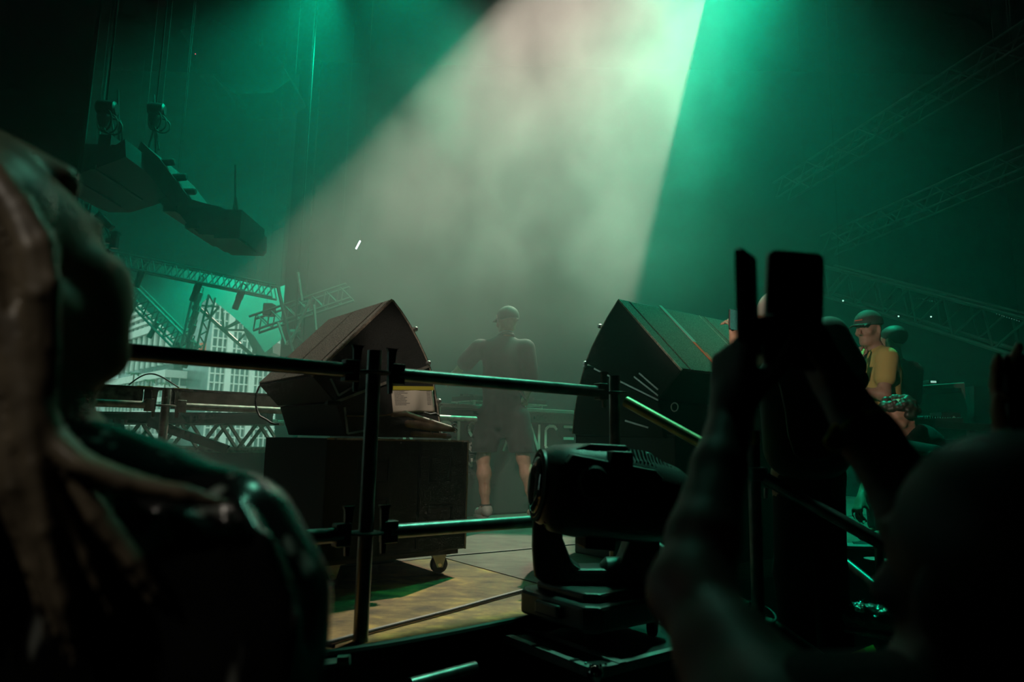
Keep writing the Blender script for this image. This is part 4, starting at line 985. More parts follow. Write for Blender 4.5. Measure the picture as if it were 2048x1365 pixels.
# cap
r_, f_, u_ = basis(hfwd, UZ); cq = lambda x, y, z: hc + r_ * x + f_ * y + u_ * z
Cp_ = SDF(0.012)
Cp_.ell(cq(0, -0.012, 0.046), (r_, f_, u_), (0.092, 0.112, 0.098)); Cp_.half(cq(0, 0, 0.008) , -(u_ + f_ * 0.12).normalized(), 0.004)
cap_ = Cp_.build('cap', mat('grey_green_cap', (0.055, 0.065, 0.058), 0.8, noise=0.2, nscale=40), dj, 0.007)
Br = SDF(0.01)
for i in range(9):
    t = -1 + i / 4; Br.cone(cq(0.062 * t, 0.085 - 0.02 * t * t, 0.034), cq(0.055 * t, 0.168 - 0.035 * t * t, 0.026 - 0.012 * t * t), 0.007, 0.006, 0.006)
Br.build('brim', mat('grey_green_cap', (0, 0, 0)), dj, 0.005)
MB().sphere(cq(0, -0.012, 0.146), 0.008).build('button', mat('grey_green_cap', (0, 0, 0)), dj)
MB().cbox(cq(0.02, -0.121, 0.018), r_ * 0.02, f_ * 0.004, u_ * 0.014).build('back_badge', mat('pale_badge', (0.5, 0.45, 0.4), 0.6), dj)
MB().cbox(cq(-0.088, 0.03, 0.045), r_ * 0.004, f_ * 0.012, u_ * 0.03).build('side_badge', mat('pale_badge', (0.5, 0.45, 0.4), 0.6), dj)
MB().ring(wrL + (elL - wrL) * 0.12, (wrL - elL), 0.031, 0.006, 20, 6).build('bracelet', M_alu, dj, True)
# trainers
for an, sg in ((ankL, -1), (ankR, 1)):
    d = (fwd + V(0.35 * sg, 0, 0)).normalized(); b0 = V(an.x, an.y, 0.0)
    sh = SDF(0.02); sh.cone(b0 - d * 0.035 + UZ * 0.055, b0 + d * 0.15 + UZ * 0.038, 0.042, 0.036); sh.cone(b0 - d * 0.03 + UZ * 0.075, b0 + d * 0.03 + UZ * 0.075, 0.044, 0.04); sh.half((0, 0, 0.012), (0, 0, -1)); sh.half((an.x, an.y, 0.105), (0, 0, 1))
    s_ = sh.build('trainer', mat('white_trainer', (0.62, 0.62, 0.58), 0.6, noise=0.25, nscale=40), dj, 0.007)
    MB().prism([b0 + d * (0.08 + 0.115 * math.cos(a)) + d.cross(UZ) * 0.047 * math.sin(a) + UZ * 0.001 for a in [2 * math.pi * i / 16 for i in range(16)]], V(0, 0, 0.02)).build('sole', mat('white_sole', (0.7, 0.7, 0.66), 0.6), s_)
    MB().ring(b0 + UZ * 0.108, UZ, 0.042, 0.008, 20, 6).build('sock_cuff', mat('black_sock', (0.02, 0.02, 0.02), 0.9), s_, True)
# ------------------------------------------------------------------ DJ booth with lettering
BO = at(1059, 817, 6.35); zt_ = BO.z
bo = thing('dj_booth', 'DJ booth with a pale top band and white lettering on dark green front', 'booth', (BO.x, BO.y, 0))
M_bf = mat('dark_green_booth_panel', (0.035, 0.05, 0.045), 0.7, noise=0.25, nscale=3)
M_bp = mat('pale_booth_band', (0.30, 0.28, 0.25), 0.8, bump=0.3, bscale=150, noise=0.15, nscale=60)
o = V(BO.x, BO.y, 0) - E1 * 1.6
LBo = 1.6 + (on_plane(1152, 830, BO, E2) - BO).dot(E1) + 0.45
MB().obox(o + E2 * 0.02, E1 * LBo, E2 * 0.75, UZ * (zt_ - 0.04)).build('carcass', M_bf, bo)
zs = on_plane(1100, 847, BO, E2).z
band = MB().obox(o + UZ * zs, E1 * LBo, E2 * 0.02, UZ * (zt_ - zs)).build('top_band', M_bp, bo)
MB().obox(o + UZ * 0.02, E1 * LBo, E2 * 0.018, UZ * (zs - 0.025)).build('front_panel', M_bf, bo)
MB().obox(o - E1 * 0.02 - E2 * 0.03 + UZ * (zt_ - 0.035), E1 * (LBo + 0.04), E2 * 0.82, UZ * 0.035).build('worktop', M_bp, bo, bevel=0.004)
for i in range(9):      # louvre lines on the left half of the band
    MB().obox(o + E1 * 0.55 - E2 * 0.004 + UZ * (zs + 0.02 + i * (zt_ - zs - 0.07) / 9), E1 * 0.62, E2 * 0.006, UZ * 0.006).build('louvre', M_bf, bo)
for i in range(2):
    a_ = o + E1 * (0.47 + 0.05 * i) - E2 * 0.004
    MB().bar(a_ + UZ * (zt_ - 0.06), a_ + E1 * 0.17 + UZ * zs, 0.008, 0.006, E2).build('diagonal_trim', M_bf, bo)
# letters
M_let = mat('white_letters', (0.85, 0.87, 0.82), 0.6)
def glyph(ch, p, w, h, st=0.026):
    X, Z = E1, UZ; mb = MB(); D_ = -E2 * 0.006
    ln = lambda x0_, y0_, x1_, y1_: mb.bar(p + X * x0_ * w + Z * y0_ * h, p + X * x1_ * w + Z * y1_ * h, 0.008, st, X if abs(x1_ - x0_) < 0.2 and False else (Z if abs(x1_ - x0_) > 0.5 * 0 + 0.2 else X))
    e = st / 2 / h
    def poly(pts):
        mb.prism([p + X * a * w + Z * b * h for a, b in pts], D_)
    def seg(x0_, y0_, x1_, y1_):
        a = Vector((x0_ * w, y0_ * h)); b = Vector((x1_ * w, y1_ * h)); d = (b - a).normalized(); n = Vector((-d.y, d.x)) * st / 2
        q = [a + n - d * 0, b + n, b - n, a - n]; mb.prism([p + X * v.x + Z * v.y for v in q], D_)
    S_ = {'I': [(0.5, 0, 0.5, 1)], 'N': [(0.08, 0, 0.08, 1), (0.08, 1, 0.92, 0), (0.92, 0, 0.92, 1)],
          'E': [(0.05, e, 0.95, e), (0.05, 0.5, 0.95, 0.5), (0.05, 1 - e, 0.95, 1 - e)],
          'C': [(0.95, 0.82, 0.75, 1 - e), (0.75, 1 - e, 0.3, 1 - e), (0.3, 1 - e, 0.06, 0.82), (0.06, 0.82, 0.06, 0.18), (0.06, 0.18, 0.3, e), (0.3, e, 0.75, e), (0.75, e, 0.95, 0.18)],
          'S': [(0.95, 0.84, 0.75, 1 - e), (0.75, 1 - e, 0.3, 1 - e), (0.3, 1 - e, 0.06, 0.84), (0.06, 0.84, 0.06, 0.66), (0.06, 0.66, 0.3, 0.5), (0.3, 0.5, 0.7, 0.5), (0.7, 0.5, 0.94, 0.34), (0.94, 0.34, 0.94, 0.16), (0.94, 0.16, 0.7, e), (0.7, e, 0.3, e), (0.3, e, 0.05, 0.16)],
          'R': [(0.08, 0, 0.08, 1), (0.08, 1 - e, 0.7, 1 - e), (0.7, 1 - e, 0.92, 0.84), (0.92, 0.84, 0.92, 0.62), (0.92, 0.62, 0.7, 0.48), (0.7, 0.48, 0.08, 0.48), (0.5, 0.48, 0.95, 0)],
          'T': [(0, 1 - e, 1, 1 - e), (0.5, 0, 0.5, 1)], 'A': [(0.02, 0, 0.5, 1), (0.5, 1, 0.98, 0)],
          'K': [(0.08, 0, 0.08, 1), (0.1, 0.42, 0.92, 1), (0.35, 0.62, 0.95, 0)]}[ch]
    for q in S_: seg(*q)
    return mb
def on_booth(x, y): return on_plane(x, y, BO, E2)
lets = [('N', 1058, 1079), ('C', 1089, 1114), ('E', 1125, 1148), ('S', 936, 958), ('T', 968, 998), ('A', 1006, 1040), ('I', 906, 926), ('S', 876, 902), ('E', 842, 868), ('R', 806, 832)]
zl0 = on_booth(1068, 903).z; zl1 = on_booth(1068, 849).z
for ch, xa, xb in lets:
    pa_ = on_booth(xa, 880); pb_ = on_booth(xb, 880); p = V(pa_.x, pa_.y, zl0) - E2 * 0.0005
    q = glyph(ch, p, (pb_ - pa_).dot(E1), zl1 - zl0).build('letter', M_let, bo); q['kind'] = 'stuff'
for ch, xa, xb, ya, yb in (('K', 926, 944, 886, 903), ('N', 926, 944, 917, 934)):
    pa_ = on_booth(xa, yb); pb_ = on_booth(xb, yb); q = glyph(ch, pa_ - E2 * 0.0005, (pb_ - pa_).dot(E1), on_booth(xa, ya).z - pa_.z, 0.016).build('letter', M_let, bo); q['kind'] = 'stuff'
# decks on the booth
for k, (u0, lab) in enumerate(((1.58, 'media player deck on a small stand on the booth, right of the DJ'), (1.05, 'media player deck on the booth, left of the DJ'))):
    p = o + E1 * u0 + E2 * 0.12 + UZ * zt_
    d_ = thing('media_player', lab, 'deck', p)
    MB().obox(p + UZ * 0.05, E1 * 0.32, E2 * 0.36, UZ * 0.045).build('body', M_black, d_, bevel=0.004)
    MB().lathe(p + E1 * 0.16 + E2 * 0.14 + UZ * 0.095, UZ, [(0, 0.10), (0.012, 0.10), (0.016, 0.06)], 24).build('jog_wheel', M_dark_metal, d_, True)
    MB().obox(p + E1 * 0.08 + E2 * 0.29 + UZ * 0.095, E1 * 0.16, E2 * 0.05, UZ * 0.03).build('display', M_dark_metal, d_)
    MB().obox(p - E1 * 0.01 - E2 * 0.01 + UZ * 0.038, E1 * 0.34, E2 * 0.36, UZ * 0.012).build('stand_plate', M_worn, d_)
    for a_ in (0.03, 0.29):
        for b__ in (0.03, 0.3): MB().tube([p + E1 * a_ + E2 * b__ + UZ * 0.002, p + E1 * a_ + E2 * b__ + UZ * 0.04], 0.012, 8).build('stand_foot', M_alu, d_)
# ------------------------------------------------------------------ people at the right of the deck
def person(label, J, fwd, hfwd, mats, h=0.011, sleeve=0.85, leg_end=0.95, hands=None, hair=None, build_legs=True, bulk=1.0):
    t = thing('person', label, 'person', (J['pelvis'].x, J['pelvis'].y, J.get('ground', 0.0)))
    r, f, u = basis(fwd); fl_ = (tuple(f), 0.72)
    B = SDF(0.03)
    ch, pe, nk, hd = J['chest'], J['pelvis'], J['neck'], J['head']
    B.cone(pe, ch, 0.115 * bulk, 0.125 * bulk, 0.04, fl_); B.cone(ch, nk + V(0, 0, -0.05), 0.12 * bulk, 0.07, 0.05, fl_)
    B.cone(nk + V(0, 0, -0.05), hd + V(0, 0, -0.03), 0.06, 0.057, 0.02); B.cone(J['shL'], J['shR'], 0.058, 0.058, 0.04)
    for s_ in 'LR':
        B.chain([J['sh' + s_], J['el' + s_], J['wr' + s_]], [0.054, 0.043, 0.027])
        if build_legs:
            hp_, kn, an = J['hip' + s_], J['kn' + s_], J['an' + s_]
            B.chain([hp_, kn, kn.lerp(an, 0.35) - f * 0.01, an], [0.088, 0.057, 0.055, 0.035]); B.cone(an + V(0, 0, -0.04), an + V(0, 0, -0.05) + f * 0.14, 0.035, 0.03)
    head_sdf(B, hd, hfwd, UZ, J.get('hs', 1.0))
    for s_, al, bk, sd, cu, th in (hands or []):
        hand_sdf(B, J['wr' + s_], al, bk, sd, cu, th, 0.98)
    B.build('body', mats['skin'], t, h)
    T = SDF(0.035)
    wa = pe.lerp(ch, 0.05)
    T.cone(wa, ch, 0.150 * bulk, 0.156 * bulk, 0.04, fl_); T.cone(ch, nk + V(0, 0, -0.075), 0.148 * bulk, 0.082, 0.06, fl_)
    T.cone(J['shL'].lerp(J['shR'], 0.06), J['shR'].lerp(J['shL'], 0.06), 0.068, 0.068, 0.04)
    for s_ in 'LR':
        e = J['sh' + s_].lerp(J['el' + s_], sleeve); T.cone(J['sh' + s_], e, 0.072, 0.070)
        dn = (J['el' + s_] - J['sh' + s_]).normalized()
        for k in range(4): 
            q = J['sh' + s_].lerp(e, 0.2 + 0.22 * k); x_, y_, z_ = frame(dn + V(0.3, 0.2, 0)); T.cone(q + x_ * 0.06 + y_ * 0.03, q - x_ * 0.02 + y_ * 0.068, 0.005, 0.005, 0.015)
    T.build('shirt', mats['shirt'], t, h)
    if build_legs:
        Tr = SDF(0.03); Tr.cone(pe + V(0, 0, 0.08), pe + V(0, 0, -0.05), 0.145 * bulk, 0.155 * bulk, 0.04, fl_)
        for s_ in 'LR':
            hp_, kn, an = J['hip' + s_], J['kn' + s_], J['an' + s_]
            Tr.chain([hp_, kn, kn.lerp(an, leg_end)], [0.10 * bulk, 0.078, 0.068])
        Tr.build('trousers', mats['trousers'], t, h)
        for s_ in 'LR':
            an = J['an' + s_]; b0 = V(an.x, an.y, an.z - 0.1); S_ = SDF(0.02); S_.cone(b0 - f * 0.035 + UZ * 0.05, b0 + f * 0.15 + UZ * 0.038, 0.045, 0.036); S_.half((0, 0, b0.z), (0, 0, -1))
            S_.build('shoe', mats.get('shoe', M_black), t, 0.009)
    return t
M_skin2 = skin('darker_skin', (0.34, 0.19, 0.14))  # one even skin tone, darker than the DJ's
M_blackcloth = mat('black_cloth', (0.008, 0.009, 0.009), 0.9)
# --- person in a pale T-shirt with a dark backpack, taking a picture
YE = 2.95; e = lambda x, y, dy=0.0: at(x, y, YE + dy)
GE = at(1600, 1390, YE).z
J = dict(head=e(1556, 640), neck=e(1565, 672), chest=e(1590, 740), pelvis=e(1610, 930), shL=e(1512, 690, 0.05), shR=e(1662, 668),
         elL=e(1478, 740, 0.25), wrL=e(1470, 680, 0.42), elR=e(1712, 760, -0.02), wrR=e(1700, 830, 0.2), ground=GE,
         hipL=e(1585, 950), knL=e(1588, 1150, -0.02), anL=e(1600, 1365, 0), hipR=e(1648, 950), knR=e(1655, 1150, 0.05), anR=e(1680, 1365, 0.02))
J['anL'].z = J['anR'].z = GE + 0.1
pe_ = person('person in a pale T-shirt and black trousers with a dark backpack, raising a phone', J, V(-0.25, 1, 0), V(-0.4, 0.9, 0.1),
       dict(skin=M_skin, shirt=mat('pale_tshirt', (0.46, 0.45, 0.42), 0.85), trousers=M_blackcloth), 0.011, 0.72, bulk=0.82,
       hands=[('L', V(0, 0.1, 1), V(0.5, -0.8, 0), 1, (0.8, 0.9, 0.95, 1.0), 0.6), ('R', V(-0.1, 0.2, -1), V(1, 0, 0), 1, (0.5,) * 4, 0.5)])
r_, f_, u_ = basis(V(-0.4, 0.9, 0.1)); hc2 = J['head']
c_ = SDF(0.01); c_.ell(hc2 + u_ * 0.045 - f_ * 0.012, (r_, f_, u_), (0.088, 0.106, 0.092)); c_.half(hc2 + u_ * 0.01, -u_); c_.build('cap', mat('pale_cap', (0.5, 0.47, 0.42), 0.8), pe_, 0.008)
bk_ = thing('backpack', 'dark backpack on the back of the person in the pale T-shirt', 'backpack', e(1625, 920, -0.24))
K_ = SDF(0.05); rr, ff_, _ = basis(V(-0.25, 1, 0))
K_.cone(e(1600, 765, -0.17), e(1630, 880, -0.17), 0.13, 0.15, 0.06, (tuple(ff_), 0.45)); K_.cone(e(1640, 765, -0.17), e(1655, 880, -0.17), 0.11, 0.13, 0.06, (tuple(ff_), 0.45))
K_.cone(e(1560, 760, -0.15), e(1580, 895, -0.15), 0.10, 0.12, 0.06, (tuple(ff_), 0.5)); K_.build('pack', mat('dark_nylon', (0.05, 0.06, 0.058), 0.5, noise=0.3, nscale=9), bk_, 0.011)
pts = [e(x, y, -0.255) for x, y in ((1548, 742), (1562, 775), (1572, 820), (1578, 870), (1590, 908), (1612, 924), (1650, 918), (1684, 905))]
MB().tube(pts, 0.006, 8).build('piping', mat('grey_piping', (0.14, 0.16, 0.15), 0.6), bk_, True)
for sg, a_, b__ in ((0, (1540, 690), (1566, 740)), (1, (1640, 672), (1660, 745))):
    MB().tube([e(*a_, 0.02), e((a_[0] + b__[0]) / 2, (a_[1] + b__[1]) / 2 - 8, -0.12), e(*b__, -0.17)], 0.018, 8).build('shoulder_strap', M_blackcloth, bk_, True)
ph = e(1467, 637, 0.42)
def phone(label, c, right, up, w, h, screen, d=0.009, lens=False):
    r = right.normalized(); u = (up - r * up.dot(r)).normalized(); n = r.cross(u)      # n points to the viewer side of the screen
    t = thing('phone', label, 'phone', c)
    def slab(w_, h_, cr, z0, z1):
        pr = []
        for cx, cy, a0 in ((1, 1, 0), (-1, 1, 90), (-1, -1, 180), (1, -1, 270)):
            for k in range(5): a = R(a0 + k * 22.5); pr.append(c + r * (cx * (w_ / 2 - cr) + cr * math.cos(a)) + u * (cy * (h_ / 2 - cr) + cr * math.sin(a)) + n * z0)
        return MB().prism(pr, n * (z1 - z0))
    slab(w, h, w * 0.14, -d / 2, d / 2).build('case', mat('black_phone_case', (0.012, 0.012, 0.012), 0.4), t, bevel=0.0012)
    slab(w * 0.92, h * 0.96, w * 0.11, d / 2, d / 2 + 0.0006).build('screen', screen, t)
    if lens: MB().lathe(c + u * h * 0.43 - r * w * 0.3 - n * (d / 2 + 0.001), -n, [(0, 0.007), (0.0015, 0.007), (0.002, 0.004)], 14).build('lens', M_chrome, t, True)
    return t
M_scr_off = mat('dark_phone_screen', (0.004, 0.004, 0.005), 0.12)
M_scr_on = mat('lit_phone_screen', (0.02, 0.1, 0.08), 0.2, noise=0.9, nscale=60, emit=(0.10, 0.42, 0.30), estr=0.22)
phone('small phone with a lit screen held up beyond the right speaker', e(1466, 640, 0.40), V(0.8, 0.6, 0), V(0.06, 0, 1), 0.062, 0.105, M_scr_on)
# --- man in a yellow T-shirt, hand at his chin
YF = 4.9; y_ = lambda x, y, dy=0.0: at(x, y, YF + dy)
fF = V(-0.9, -0.35, 0)
J = dict(head=y_(1737, 660), neck=y_(1750, 690), chest=y_(1757, 745), pelvis=y_(1765, 850), shL=y_(1774, 716, -0.12), shR=y_(1738, 714, 0.14),
         elL=y_(1768, 790, -0.18), wrL=y_(1722, 782, -0.14), elR=y_(1718, 770, 0.02), wrR=y_(1716, 727, -0.08),
         hipL=y_(1772, 860, -0.06), knL=y_(1768, 950, -0.06), anL=y_(1770, 1040, -0.06), hipR=y_(1758, 860, 0.08), knR=y_(1752, 950, 0.08), anR=y_(1755, 1040, 0.08))
J['anL'].z = J['anR'].z = 0.1
mF = dict(skin=M_skin2, shirt=mat('yellow_tshirt', (0.42, 0.31, 0.10), 0.85), trousers=mat('dark_jeans', (0.015, 0.018, 0.022), 0.9))
pf = person('man in a yellow T-shirt and dark cap touching his chin', J, fF, V(-0.86, -0.48, -0.12), mF, 0.0105, 0.55,
       hands=[('L', V(-1, 0.1, 0.05), V(-0.2, -1, 0.2), -1, (0.5, 0.5, 0.55, 0.6), 0.4), ('R', V(-0.12, -0.05, 1), V(-1, -0.35, -0.1), 1, (0.9, 1.0, 1.05, 1.1), 0.6)])
r_, f_, u_ = basis(V(-0.86, -0.48, -0.12)); hc3 = J['head']
c_ = SDF(0.01); c_.ell(hc3 + u_ * 0.048 - f_ * 0.012, (r_, f_, u_), (0.092, 0.112, 0.098)); c_.half(hc3 + u_ * 0.028, -u_); cp = c_.build('cap', mat('dark_green_cap', (0.03, 0.05, 0.045), 0.8), pf, 0.008)
b_ = SDF(0.008)
for i in range(9):
    t = -1 + i / 4; b_.cone(hc3 + r_ * 0.062 * t + f_ * (0.085 - 0.02 * t * t) + u_ * 0.042, hc3 + r_ * 0.058 * t + f_ * (0.165 - 0.035 * t * t) + u_ * (0.036 - 0.012 * t * t), 0.007, 0.006, 0.006)
b_.build('brim', mat('dark_green_cap', (0, 0, 0)), pf, 0.006)
MB().cbox(hc3 + f_ * 0.100 + u_ * 0.072, r_ * 0.06, f_ * 0.006, u_ * 0.008).build('cap_stripe', mat('red_stripe', (0.5, 0.08, 0.06), 0.7), pf)
ln = SDF(0.006)
ly = thing('lanyard', 'blue and red lanyard badge on the yellow T-shirt', 'lanyard', y_(1720, 735, -0.14))
MB().tube([y_(1735, 703, -0.10), y_(1726, 722, -0.14), y_(1722, 732, -0.15)], 0.008, 8).build('strap', mat('black_cloth', (0, 0, 0)), ly, True)
MB().bar(y_(1727, 725, -0.17), y_(1717, 751, -0.17), 0.045, 0.006).build('badge', mat('blue_badge', (0.02, 0.20, 0.42), 0.4, noise=0.9, nscale=60, col2=(0.35, 0.05, 0.12)), ly)
# --- dark figure right behind him
YG = 5.5; g_ = lambda x, y, dy=0.0: at(x, y, YG + dy)
J = dict(head=g_(1784, 684), neck=g_(1789, 712), chest=g_(1797, 762), pelvis=g_(1797, 860), shL=g_(1762, 738, 0.1), shR=g_(1826, 742, -0.08), elL=g_(1752, 800, 0.1), wrL=g_(1760, 850, 0.0), elR=g_(1824, 800, -0.1), wrR=g_(1812, 855, -0.1),
         hipL=g_(1785, 868), knL=g_(1783, 950), anL=g_(1783, 1020), hipR=g_(1812, 868), knR=g_(1814, 950), anR=g_(1815, 1020))
J['anL'].z = J['anR'].z = 0.1
pg = person('dark figure in black standing right behind the man in yellow', J, V(-0.3, 0.95, 0), V(-0.6, 0.8, 0), dict(skin=M_skin2, shirt=M_blackcloth, trousers=M_blackcloth), 0.013, 0.98, hands=[('L', V(0, 0, -1), V(-1, 0, 0), 1, (0.4,) * 4, 0.4), ('R', V(0, 0, -1), V(1, 0, 0), -1, (0.4,) * 4, 0.4)])
r_, f_, u_ = basis(V(-0.6, 0.8, 0)); hh = J['head']
c_ = SDF(0.012); c_.ell(hh + u_ * 0.045 - f_ * 0.02, (r_, f_, u_), (0.085, 0.105, 0.088)); c_.half(hh + f_ * 0.045 + u_ * 0.01, (f_ * 0.8 - u_ * 0.6).normalized()); c_.build('hair', mat('dark_hair', (0.012, 0.010, 0.009), 0.6), pg, 0.009)
# --- crouching person below them
YH = 4.3; h_ = lambda x, y, dy=0.0: at(x, y, YH + dy)
J = dict(head=h_(1800, 838), neck=h_(1812, 868), chest=h_(1832, 900), pelvis=h_(1866, 985), shL=h_(1775, 900, 0.05), shR=h_(1862, 892, -0.06), elL=h_(1740, 960, -0.1), wrL=h_(1722, 1000, -0.2), elR=h_(1852, 975, -0.2), wrR=h_(1790, 990, -0.25),
         hipL=h_(1842, 1000), knL=h_(1790, 965, -0.35), anL=h_(1800, 1060, -0.3), hipR=h_(1888, 1000), knR=h_(1852, 965, -0.38), anR=h_(1860, 1060, -0.32))
J['anL'].z = J['anR'].z = 0.1
for k in ('pelvis', 'hipL', 'hipR'): J[k].z = max(J[k].z, 0.2)
phh = person('crouching person with curly hair and dark top below the man in yellow', J, V(-0.75, -0.6, 0), V(-0.8, -0.45, -0.35), dict(skin=M_skin, shirt=M_blackcloth, trousers=M_blackcloth), 0.012, 0.6,
       hands=[('L', V(-0.5, -0.4, -0.6), V(-0.5, 0, 0.8), -1, (0.6,) * 4, 0.5), ('R', V(-1, -0.2, 0), V(0, -0.3, 1), 1, (0.6,) * 4, 0.5)])
r_, f_, u_ = basis(V(-0.8, -0.45, -0.35)); hh = J['head']; c_ = SDF(0.003); random.seed(3)
for i in range(220):
    a1, a2 = random.uniform(0, 6.28), random.uniform(-0.2, 1.0); d = (r_ * math.cos(a1) * math.cos(a2) + f_ * math.sin(a1) * math.cos(a2) + u_ * math.sin(a2))
    if d.dot(f_) > 0.55 and d.dot(u_) < 0.5: continue
    c_.ball(hh + u_ * 0.035 - f_ * 0.012 + Vector((d.x, d.y, d.z)) * random.uniform(0.09, 0.108), random.uniform(0.016, 0.026))
c_.build('curly_hair', mat('curly_hair', (0.03, 0.022, 0.016), 0.5), phh, 0.007)
# ------------------------------------------------------------------ woman close to the lens at left
YW = 0.66; w = lambda x, y, dy=0.0: at(x, y, YW + dy)
wf = V(0.42, 0.86, 0.26).normalized()
wh = w(0, 548); wo = thing('person', 'long-haired person in a glossy dark jacket close by at left, face turned to the stage', 'person', (w(100, 1365).x, YW, GROUND))
B = SDF(0.02)
wup = (V(-0.35, -0.05, 1)).normalized()
q = head_sdf(B, wh, wf, wup, 1.07)
B.ell(q(0.045, 0.05, -0.045), basis(wf, wup), (0.028, 0.035, 0.042), 0.03)      # full cheek turned to the lens
B.ell(q(-0.045, 0.05, -0.045), basis(wf, wup), (0.028, 0.035, 0.042), 0.03)
nb = w(60, 960, 0.05)
B.cone(wh + V(0, 0, -0.05), nb, 0.062, 0.064, 0.03)
shr = w(450, 1075, 0.02); shl = w(-330, 1070, 0.02); elr = w(545, 1500, 0.0)
B.chain([nb, w(220, 1030, 0.03), w(400, 1055, 0.02)], [0.062, 0.046, 0.045], 0.05)
B.cone(nb, shl, 0.06, 0.055, 0.05); B.chain([shr, elr, w(420, 1750, 0.12)], [0.05, 0.042, 0.03])
B.chain([shl, w(-420, 1500), w(-300, 1750, 0.1)], [0.05, 0.042, 0.03])
B.chain([nb + V(0, 0, -0.06), w(60, 1700, 0.05)], [0.09, 0.12], 0.06); hand_sdf(B, w(420, 1750, 0.12), V(-0.3, 0.4, -1), V(1, 0, 0), -1); hand_sdf(B, w(-300, 1750, 0.1), V(0.3, 0.4, -1), V(-1, 0, 0), 1)
zg = GROUND
for sg in (-1, 1):
    hp_ = V(nb.x + 0.09 * sg, nb.y, -0.02); B.chain([V(nb.x + 0.05 * sg, nb.y, 0.1), hp_, hp_ + V(0, 0, -0.42), V(hp_.x, hp_.y, zg + 0.07)], [0.12, 0.09, 0.06, 0.04]); B.cone(V(hp_.x, hp_.y, zg + 0.05), V(hp_.x + 0.08, hp_.y + 0.12, zg + 0.04), 0.04, 0.035)
B.build('body', skin('fair_skin', (0.50, 0.30, 0.22)), wo, 0.0085)
Jk = SDF(0.03)
Jk.chain([w(330, 1085, 0.02), w(455, 1090, 0.02)], [0.055, 0.062], 0.05)
Jk.chain([w(455, 1090, 0.02), w(512, 1200, 0.01), w(500, 1320, 0.0), w(505, 1480, 0.0)], [0.064, 0.062, 0.060, 0.055], 0.03)
Jk.chain([w(90, 1060, 0.03), w(80, 1700, 0.04)], [0.11, 0.13], 0.06); Jk.chain([w(260, 1120, 0.05), w(250, 1700, 0.06)], [0.11, 0.13], 0.06); Jk.chain([w(-150, 1080, 0.03), w(-100, 1700, 0.05)], [0.11, 0.12], 0.06)
Jk.chain([shl, w(-420, 1500)], [0.066, 0.06], 0.04)
random.seed(11)
for i in range(12):
    a = i / 11; p = w(350 + 20 * i, 1040 + 16 * i, -0.05); Jk.cone(p, w(380 + 17 * i + random.uniform(-10, 10), 1160 + 26 * i, -0.055), 0.012, 0.007, 0.007)
for i in range(5):
    Jk.chain([w(470 + 8 * i, 1010 + 18 * i, -0.03), w(520 + 14 * i, 1090 + 40 * i, -0.052), w(560 + 6 * i, 1190 + 40 * i, -0.04)], [0.008, 0.012, 0.007], 0.006)
for i in range(6):
    Jk.cone(w(455 + 10 * i, 1090 + 45 * i, -0.055), w(575 - 6 * i, 1150 + 48 * i, -0.02), 0.013, 0.009, 0.007)
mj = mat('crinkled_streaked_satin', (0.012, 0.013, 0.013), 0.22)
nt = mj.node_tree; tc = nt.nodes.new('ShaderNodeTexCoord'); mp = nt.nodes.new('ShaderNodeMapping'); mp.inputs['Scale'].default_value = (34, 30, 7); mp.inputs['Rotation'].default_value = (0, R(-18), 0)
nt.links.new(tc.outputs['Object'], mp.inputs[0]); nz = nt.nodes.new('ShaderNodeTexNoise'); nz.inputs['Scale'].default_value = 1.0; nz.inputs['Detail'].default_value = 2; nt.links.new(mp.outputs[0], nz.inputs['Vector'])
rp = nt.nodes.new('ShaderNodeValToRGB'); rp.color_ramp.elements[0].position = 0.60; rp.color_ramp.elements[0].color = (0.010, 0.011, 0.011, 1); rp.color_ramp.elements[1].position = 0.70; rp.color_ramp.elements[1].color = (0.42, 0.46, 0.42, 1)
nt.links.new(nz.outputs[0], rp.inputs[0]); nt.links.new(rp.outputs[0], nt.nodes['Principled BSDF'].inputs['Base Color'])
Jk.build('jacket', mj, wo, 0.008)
Tw = SDF(0.03)
for sg in (-1, 1): Tw.chain([V(nb.x + 0.07 * sg, nb.y, 0.08), V(nb.x + 0.09 * sg, nb.y, -0.4), V(nb.x + 0.09 * sg, nb.y, zg + 0.12)], [0.14, 0.085, 0.06], 0.04)
Tw.build('trousers', M_blackcloth, wo, 0.014)
# hair: a full cap and long locks that fall over the shoulder
Hh = SDF(0.012); r_, f_, u_ = basis(wf, wup)
Hh.ell(wh + u_ * 0.045 - f_ * 0.030, (r_, f_, u_), (0.094, 0.100, 0.104)); Hh.ell(wh - f_ * 0.055 - u_ * 0.03, (r_, f_, u_), (0.085, 0.07, 0.11), 0.03)
Hh.chain([wh + u_ * 0.125 + f_ * 0.02, wh + u_ * 0.095 + f_ * 0.075 + r_ * 0.02], [0.035, 0.022], 0.02)
locks = [[(-5, 430), (20, 560), (60, 690), (75, 800), (120, 920), (190, 1030), (260, 1130), (318, 1210)], [(-40, 400), (-10, 560), (20, 720), (45, 880), (110, 1010), (170, 1120), (230, 1240)],
         [(-70, 420), (-40, 600), (-20, 800), (20, 980), (70, 1130), (110, 1280)], [(10, 600), (50, 760), (95, 870), (165, 930), (260, 965), (370, 992), (450, 1008)],
         [(-100, 440), (-80, 640), (-70, 860), (-50, 1080), (-30, 1300)], [(-20, 330), (40, 410), (78, 480), (90, 570), (86, 690), (92, 810)], [(-30, 350), (20, 430), (55, 500), (68, 590), (66, 700), (74, 830)], [(30, 640), (60, 790), (75, 930), (95, 1060), (130, 1200), (150, 1330)]]
random.seed(5)
